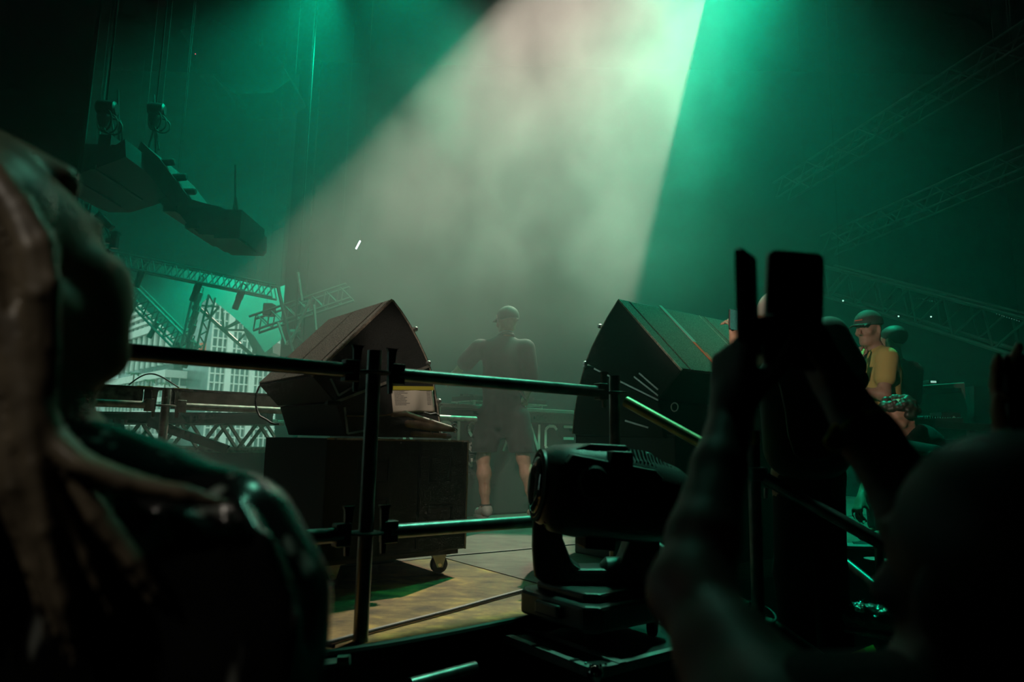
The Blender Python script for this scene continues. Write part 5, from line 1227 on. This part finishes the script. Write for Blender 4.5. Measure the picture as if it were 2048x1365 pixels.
for L in locks:
    for k in range(11):
        jx, jd = random.uniform(-26, 26), random.uniform(-0.028, 0.02)
        pts = [w(x + jx * (0.4 + 0.6 * i / len(L)), y + random.uniform(-8, 8), -0.085 + jd + 0.02 * abs(i - 3) * 0.3) for i, (x, y) in enumerate(L)]
        n_ = len(pts); Hh.chain(pts, [random.uniform(0.0055, 0.009) * (1 - 0.6 * abs(i / (n_ - 1) - 0.35)) * (0.35 if i == n_ - 1 else 1) for i in range(n_)], 0.003)
Hh.build('hair', mat('dark_blond_hair', (0.34, 0.28, 0.19), 0.42, noise=0.6, nscale=18), wo, 0.0042)
# ------------------------------------------------------------------ person at right holding a phone up with both hands
YC = 0.92; c = lambda x, y, Y=YC: at(x, y, Y)
pc_ = thing('person', 'person at right seen from behind, both bare arms raised with a phone', 'person', (c(1900, 1365, 0.62).x, 0.62, GROUND))
B = SDF(0.012)
wl, el_ = c(1462, 832, 0.90), c(1383, 1185, 0.74); shl = c(1560, 1500, 0.58)
wr_, er_ = c(1676, 778, 0.93), c(1858, 1060, 0.80); shr = c(2140, 1520, 0.62)
B.chain([wl, wl.lerp(el_, 0.35), wl.lerp(el_, 0.75), el_], [0.027, 0.033, 0.040, 0.037]); B.chain([el_, el_.lerp(shl, 0.5), shl], [0.038, 0.043, 0.050], 0.03); B.ball(el_, 0.037, 0.02)
B.chain([wr_, wr_.lerp(er_, 0.4), er_], [0.028, 0.036, 0.043]); B.chain([er_, shr], [0.043, 0.052], 0.03)
hc_ = c(1998, 1175, 0.60); hf = V(-0.28, 0.95, 0.12)
head_sdf(B, hc_, hf, UZ, 1.0)
nk = hc_ + V(0.02, -0.02, -0.15); B.cone(hc_ + V(0, 0, -0.04), nk, 0.062, 0.066, 0.02)
B.cone(shl, shr, 0.06, 0.06, 0.05); B.chain([nk, (shl + shr) / 2 + V(0, 0, -0.1), V(nk.x, nk.y, 0.0), V(nk.x, nk.y, -0.1)], [0.07, 0.14, 0.13, 0.14], 0.06)
for sg in (-1, 1): B.chain([V(nk.x + 0.07 * sg, nk.y, -0.1), V(nk.x + 0.08 * sg, nk.y, -0.5), V(nk.x + 0.08 * sg, nk.y, GROUND + 0.06)], [0.1, 0.065, 0.04], 0.04)
pcx, pru = (c(1548, 502) + c(1660, 512) + c(1626, 742) + c(1514, 734)) / 4, None
prt = (c(1660, 512) - c(1548, 502)); pup = (c(1604, 507) - c(1570, 738))
hand_sdf(B, wl, V(0.10, 0.10, 1), V(-0.75, 0.15, 0.1) + V(0, -0.4, 0), 1, (0.55, 0.75, 0.85, 0.9), 0.35, 1.05, 0.05, 0.028)
hand_sdf(B, wr_, V(-0.42, 0.02, 0.75), V(0.7, 0.1, 0.35), -1, (0.75, 0.85, 0.9, 0.95), 0.4, 1.05, 0.05, 0.028)
B.build('body', skin('dark_toned_skin', (0.06, 0.042, 0.036)), pc_, 0.0062)
r_, f_, u_ = basis(hf)
H2 = SDF(0.012); H2.ell(hc_ + u_ * 0.04 - f_ * 0.02, (r_, f_, u_), (0.086, 0.103, 0.095)); H2.half(hc_ + u_ * -0.03, (f_ * 0.5 - u_ * 0.86).normalized()); H2.build('hair', mat('short_black_hair', (0.01, 0.009, 0.009), 0.55), pc_, 0.007)
Tc = SDF(0.03); Tc.cone(shl + V(0.02, 0, 0), shr - V(0.02, 0, 0), 0.072, 0.072, 0.05); Tc.chain([(shl + shr) / 2 + V(0, 0, -0.12), V(nk.x, nk.y, -0.05)], [0.17, 0.16], 0.06); Tc.build('top', M_blackcloth, pc_, 0.012)
Tc = SDF(0.03)
for sg in (-1, 1): Tc.chain([V(nk.x + 0.07 * sg, nk.y, -0.05), V(nk.x + 0.08 * sg, nk.y, -0.5), V(nk.x + 0.08 * sg, nk.y, GROUND + 0.1)], [0.13, 0.085, 0.06], 0.04)
Tc.build('trousers', M_blackcloth, pc_, 0.014)
phone('large dark phone held up in both hands against the green haze', pcx, prt, pup, prt.length * 1.0, pup.length * 1.0, M_scr_off, 0.010, True)
s0, s1 = c(1491, 505, 0.90), c(1497, 690, 0.90)
sr_ = (c(1506, 505, 0.885) - c(1476, 505, 0.915)); 
phone('slim black phone standing edge-on beside the large one', (s0 + s1) / 2, V(0.607, 0.794, 0.0), s0 - s1, 0.066, (s0 - s1).length, M_scr_off, 0.009)
MB().lathe(c(1490, 514, 0.872), V(0, -1, 0), [(0, 0.0065), (0.001, 0.0065), (0.0015, 0.003)], 14).build('lens', M_chrome, bpy.data.objects['phone.002'], True)
# yellow wristband on the right arm
wb = thing('wristband', 'yellow cloth wristband with a loose knot on the raised right arm', 'wristband', c(1672, 880, 0.90))
pw = wr_.lerp(er_, 0.33)
MB().ring(pw, er_ - wr_, 0.034, 0.0035, 26, 8).build('band', mat('yellow_cloth', (0.62, 0.42, 0.03), 0.8), wb, True)
kn_ = SDF(0.006); k0 = c(1676, 862, 0.89); kn_.ball(k0, 0.009); kn_.chain([k0, c(1664, 885, 0.885), c(1655, 888, 0.88)], [0.008, 0.010, 0.005]); kn_.chain([k0, c(1672, 896, 0.885)], [0.007, 0.006]); kn_.build('knot', mat('yellow_cloth', (0, 0, 0)), wb, 0.003)
# ------------------------------------------------------------------ hand with a phone at the right edge
pd_ = thing('person', 'hand and forearm of another person holding a phone at the right edge', 'person', (c(2160, 1200, 1.0).x, 1.0, GROUND))
B = SDF(0.01); wD = c(2062, 935, 1.0)
B.chain([wD, c(2120, 1150, 0.95), c(2180, 1500, 0.8)], [0.028, 0.04, 0.05], 0.02)
B.chain([c(2180, 1500, 0.8), V(c(2250, 1500, 0.8).x, 0.8, 0.35), V(c(2250, 1500, 0.8).x, 0.8, GROUND + 0.05)], [0.05, 0.13, 0.08], 0.05); B.ball(c(2330, 1150, 0.85), 0.1, 0.03); B.cone(c(2330, 1150, 0.85), V(c(2250, 1500, 0.8).x + 0.03, 0.8, 0.35), 0.06, 0.1, 0.03)
hand_sdf(B, wD, V(-0.05, 0.05, 1), V(0.15, 0.9, 0.0), 1, (0.25, 0.3, 0.35, 0.4), 0.5, 1.0, 0.05)
for i, (x, y) in enumerate(((1994, 796), (1988, 842), (1986, 870), (1992, 893))):      # fingertips around the left edge of the phone
    B.cone(c(2040, y + 12, 1.012), c(x + 8, y + 2, 0.995), 0.009, 0.0085, 0.004); B.cone(c(x + 8, y + 2, 0.995), c(x + 14, y, 0.972), 0.0085, 0.0075, 0.004)
B.build('body', M_skin, pd_, 0.006)
phone('dark phone cut off by the right edge of the picture', c(2056, 802, 0.99), V(1, 0.02, 0), V(-0.02, 0, 1), 0.068, 0.135, M_scr_off, 0.010, True)
# ------------------------------------------------------------------ moving head lamp on a flight case, close to the deck edge
M_ml = mat('moving_head_plastic', (0.055, 0.058, 0.056), 0.38, bump=0.15, bscale=260)
M_ms = mat('matt_case_laminate', (0.012, 0.014, 0.014), 0.5)
ZC = -0.03
M_prof = mat('aluminium_profile', (0.55, 0.57, 0.55), 0.45, 0.25, noise=0.2, nscale=30)
c1 = at_z(1190, 1342, ZC); c2 = at_z(958, 1262, ZC); c3 = at_z(1340, 1302, ZC)
eA = (c2 - c1); eB = (c3 - c1)
eA = E2 * max(eA.dot(E2), 0.45); eB = E1 * 0.62
fc = thing('flight_case', 'black flight case with aluminium edges under the moving head lamp', 'flight case', (c1.x, c1.y, GROUND))
H_ = ZC - GROUND
b0 = V(c1.x, c1.y, GROUND)
MB().obox(b0 + (E1 + E2) * 0.006 + UZ * 0.02, eB - E1 * 0.012, eA - E2 * 0.012, UZ * (H_ - 0.026)).build('body', M_ms, fc)
def edge(a, b, n1, n2):
    MB().obox(a, b - a, n1 * 0.028, n2 * 0.003).build('edge_profile', M_prof, fc); MB().obox(a, b - a, n1 * 0.003, n2 * 0.028).build('edge_profile', M_prof, fc)
T0 = V(c1.x, c1.y, ZC)
for a, b, n1, n2 in ((T0, T0 + eA, E1, -UZ), (T0, T0 + eB, E2, -UZ), (T0 + eA, T0 + eA + eB, -E2, -UZ), (T0 + eB, T0 + eA + eB, -E1, -UZ)): edge(a, b, n1, n2)
for k in (0.30, 0.33):
    MB().obox(T0 + E1 * 0.105 + UZ * -0.001, eA, E1 * 0.03, UZ * 0.004).build('lid_profile', M_prof, fc) if k == 0.30 else None
for k in (0.18, 0.52, 0.82): MB().obox(T0 + eA * k - E1 * 0.001 + UZ * -0.0005, E2 * 0.012, E1 * 0.03, UZ * 0.004).build('profile_joint', M_ms, fc)
for p in (T0, T0 + eA, T0 + eB, T0 + eA + eB):
    MB().sphere(p + UZ * -0.012 + ((T0 + (eA + eB) / 2) - p).normalized() * 0.008, 0.026).build('corner_ball', M_chrome, fc, True)
for k in range(3):
    for f0 in (0.06, 0.94): 
        for e0, d0 in ((eA, eB), (eB, eA)):
            p = T0 + e0 * f0 + e0.normalized() * 0.022 * (k - 1) + d0.normalized() * 0.014 + UZ * 0.003; MB().sphere(p, 0.005, nu=8, nv=5).build('rivet', M_chrome, fc)
MB().ring(T0 + eA * 0.62 - E1 * 0.004 + UZ * -0.11, E1, 0.05, 0.005, 22, 6, R(200), R(340)).build('handle', M_dark_metal, fc, True)
# moving head
BC = T0 + eA * 0.55 + eB * 0.47; BC = V(BC.x, BC.y, ZC)
ml = thing('moving_head_lamp', 'large black moving head stage lamp pointing left on a flight case', 'stage lamp', BC)
bu = (BC - T0)
hw = 0.20
MB().prism([BC + E1 * x + E2 * y + UZ * 0.06 for x, y in ((-0.21, -0.16), (-0.17, -0.20), (0.17, -0.20), (0.21, -0.16), (0.21, 0.16), (0.17, 0.20), (-0.17, 0.20), (-0.21, 0.16))], UZ * 0.085).build('base', M_ml, ml, bevel=0.012)
MB().prism([BC + E1 * x + E2 * y + UZ * 0.145 for x, y in ((-0.17, -0.12), (-0.13, -0.16), (0.13, -0.16), (0.17, -0.12), (0.17, 0.12), (0.13, 0.16), (-0.13, 0.16), (-0.17, 0.12))], UZ * 0.03).build('base_collar', M_ml, ml, bevel=0.01)
for x, y in ((-0.15, -0.14), (0.15, -0.14), (-0.15, 0.14), (0.15, 0.14)):
    MB().lathe(BC + E1 * x + E2 * y, UZ, [(0, 0.016), (0.012, 0.02), (0.065, 0.024)], 12).build('foot', M_rubber, ml, True)
MB().obox(BC + E1 * -0.212 + E2 * -0.06 + UZ * 0.085, E1 * -0.02, E2 * 0.12, UZ * 0.045).build('side_grip', M_ml, ml, bevel=0.008)
# yoke: two arms rising from a bridge; axes follow the picture: arms stand along the across direction
YB = BC + UZ * 0.175
ya = (at(1320, 1100, 2.2) - at(1090, 1100, 2.2)).normalized()       # along the yoke's width, left to right in view
yb = V(-ya.y, ya.x, 0)
A0 = on_plane(1140, 1160, YB, V(0, 1, 0))
def yarm(sgn):
    o_ = YB + ya * (0.175 * sgn)
    prof = [o_ + ya * x * sgn + UZ * z for x, z in ((-0.10, 0.0), (0.01, 0.0), (0.045, 0.03), (0.052, 0.12), (0.048, 0.40), (0.03, 0.46), (-0.02, 0.47), (-0.052, 0.44), (-0.055, 0.16), (-0.09, 0.075), (-0.13, 0.05))]
    MB().prism([p - yb * 0.065 for p in prof], yb * 0.13).build('yoke_arm', M_ml, ml, bevel=0.012)
yarm(-1); yarm(1)
MB().obox(YB - ya * 0.16 - yb * 0.07, ya * 0.32, yb * 0.14, UZ * 0.055).build('yoke_bridge', M_ml, ml, bevel=0.015)
MB().lathe(YB + ya * 0.02 + UZ * 0.04 - yb * 0.02, ya, [(0, 0.03), (0.02, 0.05), (0.13, 0.05), (0.16, 0.035)], 18).build('bridge_cover', M_ml, ml, True)
# head: a long barrel lying nearly level, lens to the left, finned tail to the right
hcen = at(1218, 985, 2.22); hax = (at(1068, 952, 2.20) - at(1385, 985, 2.3)).normalized()
hs = hax.cross(UZ).normalized(); hu = hs.cross(hax).normalized()
def sect(t, w_, top, bot, n=22, pw=2.6):
    ring = []
    for i in range(n):
        a = 2 * math.pi * i / n; ca, sa = math.cos(a), math.sin(a)
        x = math.copysign(abs(ca) ** (2 / pw), ca) * w_; z = math.copysign(abs(sa) ** (2 / pw), sa) * (top if sa > 0 else bot)
        ring.append(hcen + hax * t + hs * x + hu * z)
    return ring
secs = [(-0.30, 0.06, 0.02, 0.05), (-0.27, 0.11, 0.06, 0.10), (-0.20, 0.135, 0.105, 0.135), (-0.08, 0.145, 0.135, 0.145), (0.04, 0.145, 0.145, 0.145), (0.12, 0.14, 0.142, 0.145), (0.19, 0.135, 0.13, 0.135), (0.225, 0.115, 0.11, 0.115), (0.235, 0.10, 0.095, 0.10)]
mb = MB(); n = 22
for s_ in secs: mb.v += sect(*s_)
for i in range(len(secs) - 1):
    for k in range(n): mb.f.append((i * n + k, i * n + (k + 1) % n, (i + 1) * n + (k + 1) % n, (i + 1) * n + k))
mb.f.append(tuple(range(n))[::-1]); mb.f.append(tuple((len(secs) - 1) * n + k for k in range(n)))
hd_ = mb.build('head', M_ml, ml, True, angle=40)
MB().lathe(hcen + hax * 0.225, hax, [(0, 0.112), (0.012, 0.112), (0.014, 0.10), (0.016, 0.098)], 28).build('lens_ring', M_dark_metal, hd_, True)
MB().lathe(hcen + hax * 0.232, hax, [(0, 0.094), (0.012, 0.085), (0.022, 0.055), (0.026, 0.0)], 28).build('lens', mat('lens_glass', (0.02, 0.03, 0.03), 0.05, spec=0.8), hd_, True)
for i in range(9):      # ribs around the front shell
    t = 0.205 + 0.0 * i; a = R(200 + i * 9)
    p = hcen + hax * 0.17 + hs * 0.135 * math.cos(a) + hu * 0.135 * math.sin(a); MB().bar(p, p + hax * 0.05 - (hs * math.cos(a) + hu * math.sin(a)) * 0.012, 0.005, 0.008).build('front_rib', M_ml, hd_)
for i in range(22):     # cooling fins over the tail
    t = -0.02 - i * 0.0125; tt = -t
    top = 0.137 if t > -0.08 else 0.137 - (tt - 0.08) * 0.42; top = max(top, 0.02) if t > -0.24 else 0.07 - (tt - 0.24) * 1.0
    wv = 0.112 if t > -0.2 else 0.112 - (tt - 0.2) * 0.5
    pr = [hcen + hax * t + hs * x * wv + hu * (top + dz) for x, dz in ((-1, -0.03), (-0.72, 0.004), (0.72, 0.004), (1, -0.03), (1, -0.05), (-1, -0.05))]
    MB().prism(pr, hax * 0.005).build('cooling_fin', M_ml, hd_)
# stepped top cover, hinge block, side flutes
MB().prism([hcen + hax * t + hu * z - hs * 0.085 for t, z in ((0.20, 0.10), (0.10, 0.144), (-0.02, 0.151), (-0.03, 0.12), (0.18, 0.09))], hs * 0.17).build('top_cover', M_ml, hd_, bevel=0.008)
MB().prism([hcen + hax * t + hu * z - hs * 0.15 for t, z in ((0.06, 0.07), (0.05, 0.128), (-0.015, 0.132), (-0.02, 0.07))], hs * 0.11).build('latch_block', M_ml, hd_, bevel=0.006)
MB().prism([hcen + hax * t + hu * z - hs * 0.149 for t, z in ((0.19, 0.075), (0.17, 0.105), (-0.09, 0.085), (-0.12, 0.06), (-0.03, 0.045))], hs * 0.05).build('side_flute', M_ml, hd_, bevel=0.006)
MB().lathe(hcen + hax * 0.10 - hs * 0.13 - hu * 0.0 + hu * 0.03, -hs, [(0, 0.05), (0.025, 0.05), (0.032, 0.042)], 22).build('pivot_cap', M_ml, hd_, True)
MB().obox(hcen + hax * -0.02 - hs * 0.05 - hu * 0.175, hax * 0.10, hs * 0.10, hu * 0.04).build('belly_box', M_ml, hd_, bevel=0.006)
# ------------------------------------------------------------------ leather tool roll lying on the subwoofer
M_lea = mat('worn_leather', (0.20, 0.15, 0.10), 0.6, noise=0.5, nscale=22)
tb = thing('tool_pouch', 'worn leather tool roll with buckles lying on the left subwoofer', 'pouch', onL(840, 870) - E2 * 0.04)
K_ = SDF(0.015)
for a_, b__, r1, r2 in (((775, 831), (800, 828), 0.010, 0.012), ((800, 828), (850, 845), 0.012, 0.014), ((850, 845), (890, 856), 0.014, 0.010), ((806, 848), (850, 855), 0.018, 0.018), ((850, 855), (895, 860), 0.018, 0.012), ((815, 868), (880, 872), 0.012, 0.012)):
    K_.cone(onL(*a_) - E2 * 0.05, onL(*b__) - E2 * 0.05, r1, r2, 0.008)
K_.build('roll', M_lea, tb, 0.004)
for a_ in ((897, 852), (898, 861), (850, 866)):
    MB().ring(onL(*a_) - E2 * 0.055, V(0.3, -1, 0.2), 0.009, 0.003, 14, 6).build('buckle', M_chrome, tb, True)
MB().tube([onL(835, 826) - E2 * 0.06, onL(846, 830) - E2 * 0.065, onL(858, 828) - E2 * 0.06, onL(866, 833) - E2 * 0.06], 0.004, 8).build('strap', M_rubber, tb, True)
MB().tube([onL(690, 832) - E2 * 0.012, onL(740, 833) - E2 * 0.012, onL(790, 829) - E2 * 0.02], 0.004, 8).build('cord', M_lea, tb, True)
tag(MB().sphere(onL(884, 873) - E2 * 0.04, 0.026, 0.026, 0.014).build('grey_puck', mat('grey_rubber', (0.12, 0.14, 0.15), 0.6)), 'small grey round pad under the leather tool roll', 'pad')
# ------------------------------------------------------------------ cables along the deck edge and on the floor
def cable(label, pts, r, m=M_rubber, n=40):
    P_ = []
    for i in range(n + 1):
        t = i / n * (len(pts) - 1); k = min(int(t), len(pts) - 2); s_ = t - k
        p0_, p1_, p2_, p3_ = pts[max(k - 1, 0)], pts[k], pts[k + 1], pts[min(k + 2, len(pts) - 1)]
        P_.append(0.5 * ((2 * p1_) + (p2_ - p0_) * s_ + (2 * p0_ - 5 * p1_ + 4 * p2_ - p3_) * s_ ** 2 + (3 * p1_ - p0_ - 3 * p2_ + p3_) * s_ ** 3))
    return tag(MB().tube(P_, r, 8).build('floor_cable', m, None, True), label, 'cable')
fz = lambda x, y, z=0.008: at_z(x, y, z)
cable('thin black cable running across the yellow plywood', [fz(560, 1302), fz(640, 1290), fz(745, 1262), fz(900, 1222), fz(1000, 1194), fz(1120, 1162), fz(1260, 1125), fz(1330, 1105)], 0.007)
cable('thick dark cable lying on the deck edge, nearest the plywood', [fz(560, 1322, 0.014), fz(750, 1296, 0.014), fz(900, 1269, 0.014), fz(1090, 1232, 0.014), fz(1400, 1180, 0.014)], 0.013)
cable('second dark cable along the deck edge, on the outer side', [uv(-0.6, -0.03, 0.012), uv(0.1, -0.02, 0.012), uv(0.6, -0.035, 0.012), uv(1.0, -0.025, 0.012), uv(2.0, -0.03, 0.012)], 0.011)
cable('short crooked cable end near the left of the plywood', [fz(610, 1268), fz(640, 1283), fz(650, 1290), fz(668, 1294)], 0.006)
cable('thin black line along the floor seam behind the castors', [fz(890, 1113, 0.004), fz(960, 1107, 0.004), fz(1030, 1101, 0.004), fz(1100, 1094, 0.004), fz(1230, 1082, 0.004)], 0.004)
# tubes lying below the deck edge
tag(MB().tube([at(820, 1372, 2.0), at(950, 1337, 2.15)], 0.02, 12).build('steel_tube', M_rail, None, True), 'short steel tube poking out below the deck edge', 'tube')
st_ = thing('flat_bar', 'worn steel flat bar hanging under the deck edge at lower left', 'bar', at(660, 1330, 1.9))
MB().bar(at(600, 1338, 1.95), at(700, 1322, 2.0), 0.05, 0.012).build('bar', M_worn, st_); MB().tube([at(676, 1322, 1.96), at(700, 1320, 1.96)], 0.014, 8).build('bolt', M_worn, st_)
pap = at_z(1190, 1086, 0.004)
mb = MB(); mb.prism([at_z(x, y, 0.003) for x, y in ((1155, 1087), (1180, 1082), (1222, 1091), (1195, 1094))], UZ * 0.002); tag(mb.build('loose_paper', mat('dull_paper', (0.5, 0.5, 0.45), 0.9)), 'crumpled sheet of paper on the deck behind the moving head', 'paper')
# grey handle tube poking from the left of the subwoofer
tag(MB().tube([at(560, 1046, 2.75), at(600, 1041, 2.75)], 0.012, 10).build('handle_stub', M_alu, None, True), 'short metal handle stub left of the subwoofer', 'handle')
tag(MB().tube([at(622, 1116, 2.75), at(627, 1104, 2.78), at(632, 1092, 2.8)], 0.008, 8).build('brass_hook', mat('brass', (0.5, 0.36, 0.12), 0.4, 0.8), None, True), 'small brass hook under the left end of the subwoofer', 'hook')
# ------------------------------------------------------------------ grey cabinet and desk gear at right
YK = 6.2; k_ = lambda x, y, dy=0.0: at(x, y, YK + dy)
cb = thing('tilted_cabinet', 'grey green cabinet with a slot, at the right behind the crew', 'cabinet', k_(1890, 930))
P_ = [k_(1826, 772), k_(1930, 765), k_(1946, 960), k_(1820, 960)]
MB().prism(P_, V(0.05, 0.5, 0)).build('body', mat('grey_green_panel', (0.085, 0.11, 0.10), 0.7), cb, bevel=0.01)
MB().prism([k_(1826, 780, -0.01), k_(1922, 776, -0.01), k_(1923, 786, -0.01), k_(1826, 790, -0.01)], V(0, 0.012, 0)).build('slot', M_black, cb)
MB().prism([k_(1948, 772, 0.02), k_(1990, 776, 0.3), k_(1990, 960, 0.3), k_(1950, 960, 0.02)], V(0.05, 0.4, 0)).build('side_wing', M_black, cb)
la = thing('small_device', 'small box with a bright label on top of the grey cabinet', 'device', k_(1870, 768))
MB().obox(k_(1858, 767, 0.1), V(0.10, 0, 0), V(0, 0.1, 0), V(0, 0, 0.03)).build('body', M_black, la, bevel=0.003)
MB().obox(k_(1862, 766, 0.095), V(0.05, 0, 0), V(0, 0.004, 0), V(0, 0, 0.018)).build('label', mat('lit_label', (0.6, 0.8, 0.75), 0.5, emit=(0.6, 1.0, 0.85), estr=0.5), la)
ds = thing('gear_desk', 'low dark desk of mixing gear in front of the grey cabinet', 'desk', (k_(1900, 900, -0.9).x, YK - 0.9, 0))
YQ = -0.9
MB().bar(k_(1826, 846, YQ), k_(1985, 858, YQ), 0.06, 0.05).build('desk_rail', M_dark_metal, ds)
for x in (1832, 1940): MB().bar(V(k_(x, 850, YQ).x, YK + YQ, 0.0), V(k_(x, 850, YQ).x, YK + YQ, k_(x, 850, YQ).z), 0.04, 0.04).build('desk_leg', M_dark_metal, ds)
MB().obox(k_(1830, 850, YQ), V(0.62, 0, 0), V(0, 0.5, 0), V(0, 0, 0.02)).build('desk_top', M_black, ds)
mx_ = thing('mixing_console', 'dark mixing console on the low desk at right', 'console', k_(1860, 846, YQ))
MB().prism([k_(1840, 846, YQ), k_(1926, 848, YQ), k_(1926, 836, YQ), k_(1845, 838, YQ)], V(0, 0.35, 0.03)).build('body', M_black, mx_)
for i in range(14):
    MB().lathe(k_(1848 + i * 5, 838, YQ + 0.02) , UZ, [(0, 0.006), (0.02, 0.005)], 8).build('knob', M_alu if i in (1, 12) else M_dark_metal, mx_)
MB().obox(k_(1884, 838, YQ + 0.1), V(0.15, 0, 0), V(0, 0.15, 0), V(0, 0, 0.05)).build('screen_box', M_black, mx_)
rk = thing('equipment_rack', 'dark equipment rack with a pale label strip under the desk at right', 'rack', (k_(1890, 930, YQ - 0.25).x, YK + YQ - 0.25, 0))
q0 = k_(1850, 878, YQ - 0.25); MB().obox(V(q0.x, q0.y, 0.0), V(0.42, 0, 0), V(0, 0.2, 0), V(0, 0, q0.z)).build('body', M_black, rk, bevel=0.005)
lp0 = k_(1882, 900, YQ - 0.26); lr = (k_(1888, 899, YQ - 0.26) - lp0); lu = (k_(1880.5, 874, YQ - 0.26) - lp0)
MB().obox(lp0, lr * 1.1, V(0, 0.004, 0), lu).build('label_strip', mat('pale_label', (0.62, 0.70, 0.66), 0.6), rk)
tv, tf = text_mesh('CON', 0.026, 0.0006)
lx = lu.normalized(); lz = -lr.normalized()
tm = MB(); tm.add([lp0 + lr * 0.98 + V(0, -0.002, 0) + lx * (v.x + 0.012) + lz * (v.y + 0.001) + V(0, -1, 0) * v.z for v in tv], tf); q_ = tm.build('label_text', mat('black_ink', (0.02, 0.02, 0.02), 0.8), rk); q_['kind'] = 'stuff'
# dark bag heap and pale board below
hp2 = thing('bag_heap', 'dark heap of bags in front of the rack at right', 'bag', (at(1850, 960, 4.0).x, 4.0, 0))
K_ = SDF(0.06); K_.cone(at(1795, 920, 3.9), at(1865, 925, 3.9), 0.12, 0.10); K_.cone(at(1800, 990, 3.9), at(1880, 985, 3.9), 0.16, 0.14); K_.cone(at(1830, 1040, 3.9), at(1860, 1030, 3.9), 0.16, 0.14); K_.half((0, 0, 0.005), (0, 0, -1)); K_.build('bag', mat('black_nylon', (0.012, 0.013, 0.013), 0.55), hp2, 0.015)
MB().tube([at(1848, 912, 3.82), at(1862, 905, 3.80), at(1874, 914, 3.82)], 0.008, 8).build('bag_strap', M_rubber, hp2, True)
tag(MB().obox(at(1890, 928, 3.6), V(0.35, 0.1, 0), V(0, 0.25, 0), V(0, 0, 0.02)).build('pale_board', mat('pale_board', (0.40, 0.46, 0.43), 0.7)), 'pale board edge at right above the dark shoulder', 'board')
# ------------------------------------------------------------------ clutter at lower right: foil bundle, taped plank, steps
M_foil = mat('crinkled_film', (0.20, 0.22, 0.21), 0.14, 0.7, bump=1.0, bscale=45)
fo = thing('film_bundle', 'crinkled shiny film-wrapped roll lying at lower right', 'bundle', at(1740, 1268, 2.9))
K_ = SDF(0.02); a_, b__ = at(1655, 1228, 3.0), at(1800, 1245, 2.85); K_.cone(a_, b__, 0.06, 0.055)
random.seed(2)
for i in range(40):
    p = a_.lerp(b__, random.random()); an_ = random.uniform(-1.0, 2.4); q_ = p + V(0, -math.cos(an_), math.sin(an_)) * 0.058; K_.cone(q_, q_ + V(random.uniform(-0.04, 0.04), 0, random.uniform(-0.03, 0.03)), 0.006, 0.003, 0.01)
K_.cone(a_ + V(0, -0.06, -0.045), b__ + V(0, -0.06, -0.05), 0.012, 0.012, 0.01); K_.build('roll', M_foil, fo, 0.006)
pk = thing('taped_plank', 'wooden plank with a yellow taped corner at lower right', 'plank', at(1700, 1330, 2.7))
p0_ = at(1690, 1322, 2.6); MB().prism([at(1640, 1352, 2.45), at(1748, 1302, 2.75), at(1752, 1310, 2.75), at(1648, 1372, 2.42)], V(0.0, 0.06, -0.02)).build('plank', mat('weathered_timber', (0, 0, 0)), pk)
MB().prism([at(1708, 1316, 2.63), at(1752, 1300, 2.74), at(1753, 1308, 2.74), at(1706, 1334, 2.62)], V(0.0, 0.02, 0.012)).build('tape', mat('yellow_tape', (0, 0, 0)), pk)
for i in range(3):
    zst = -0.25 - 0.25 * i; p = at(1640, 1300, 3.1 - 0.0); o_ = V(0.55 + 0.0, 2.75 - 0.28 * i, zst)
    sx_ = thing('stair_step', '%s dark metal step at the right of the deck' % ('top', 'middle', 'lowest')[i], 'step', V(PB.x + 0.25, PB.y - 0.1 - 0.25 * i, zst), None, 'steps down from the deck')
    d3 = V(d2.x, d2.y, 0).normalized(); sd3 = V(-d3.y, d3.x, 0); o_ = V(PB.x, PB.y, zst) + d3 * (0.22 + 0.27 * i) + sd3 * 0.05
    MB().obox(o_, d3 * 0.27, sd3 * 0.9, UZ * 0.03).build('tread', M_dark_metal, sx_); MB().obox(o_ + d3 * 0.24 + UZ * 0.03, d3 * 0.03, sd3 * 0.9, UZ * 0.004).build('nosing', M_alu, sx_); MB().obox(o_ + UZ * (GROUND - zst), d3 * 0.02, sd3 * 0.9, UZ * (zst - GROUND)).build('riser', M_black, sx_)
# small table of gear by the far handrail
gt2 = thing('laptop', 'small open laptop with a metal edge on a dark stand at lower right', 'laptop', at(1725, 1105, 3.5))
MB().obox(at(1697, 1098, 3.5), V(0.17, 0, 0), V(0, 0.12, 0), V(0, 0, 0.012)).build('base', M_alu, gt2); MB().obox(at(1712, 1094, 3.56), V(0.12, 0, 0), V(0, 0.01, 0.0), V(0, 0.03, 0.02)).build('keys', M_black, gt2)
sd_ = at(1697, 1100, 3.5); MB().obox(V(sd_.x, 3.5, GROUND), V(0.19, 0, 0), V(0, 0.25, 0), V(0, 0, sd_.z - GROUND - 0.004)).build('stand', M_black, gt2)
tag(MB().lathe(at(1752, 1121, 3.2), UZ, [(0, 0.05), (0.006, 0.052), (0.01, 0.03)], 16).build('metal_disc', M_alu, None, True), 'small bright metal collar on the post behind the handrail', 'collar')
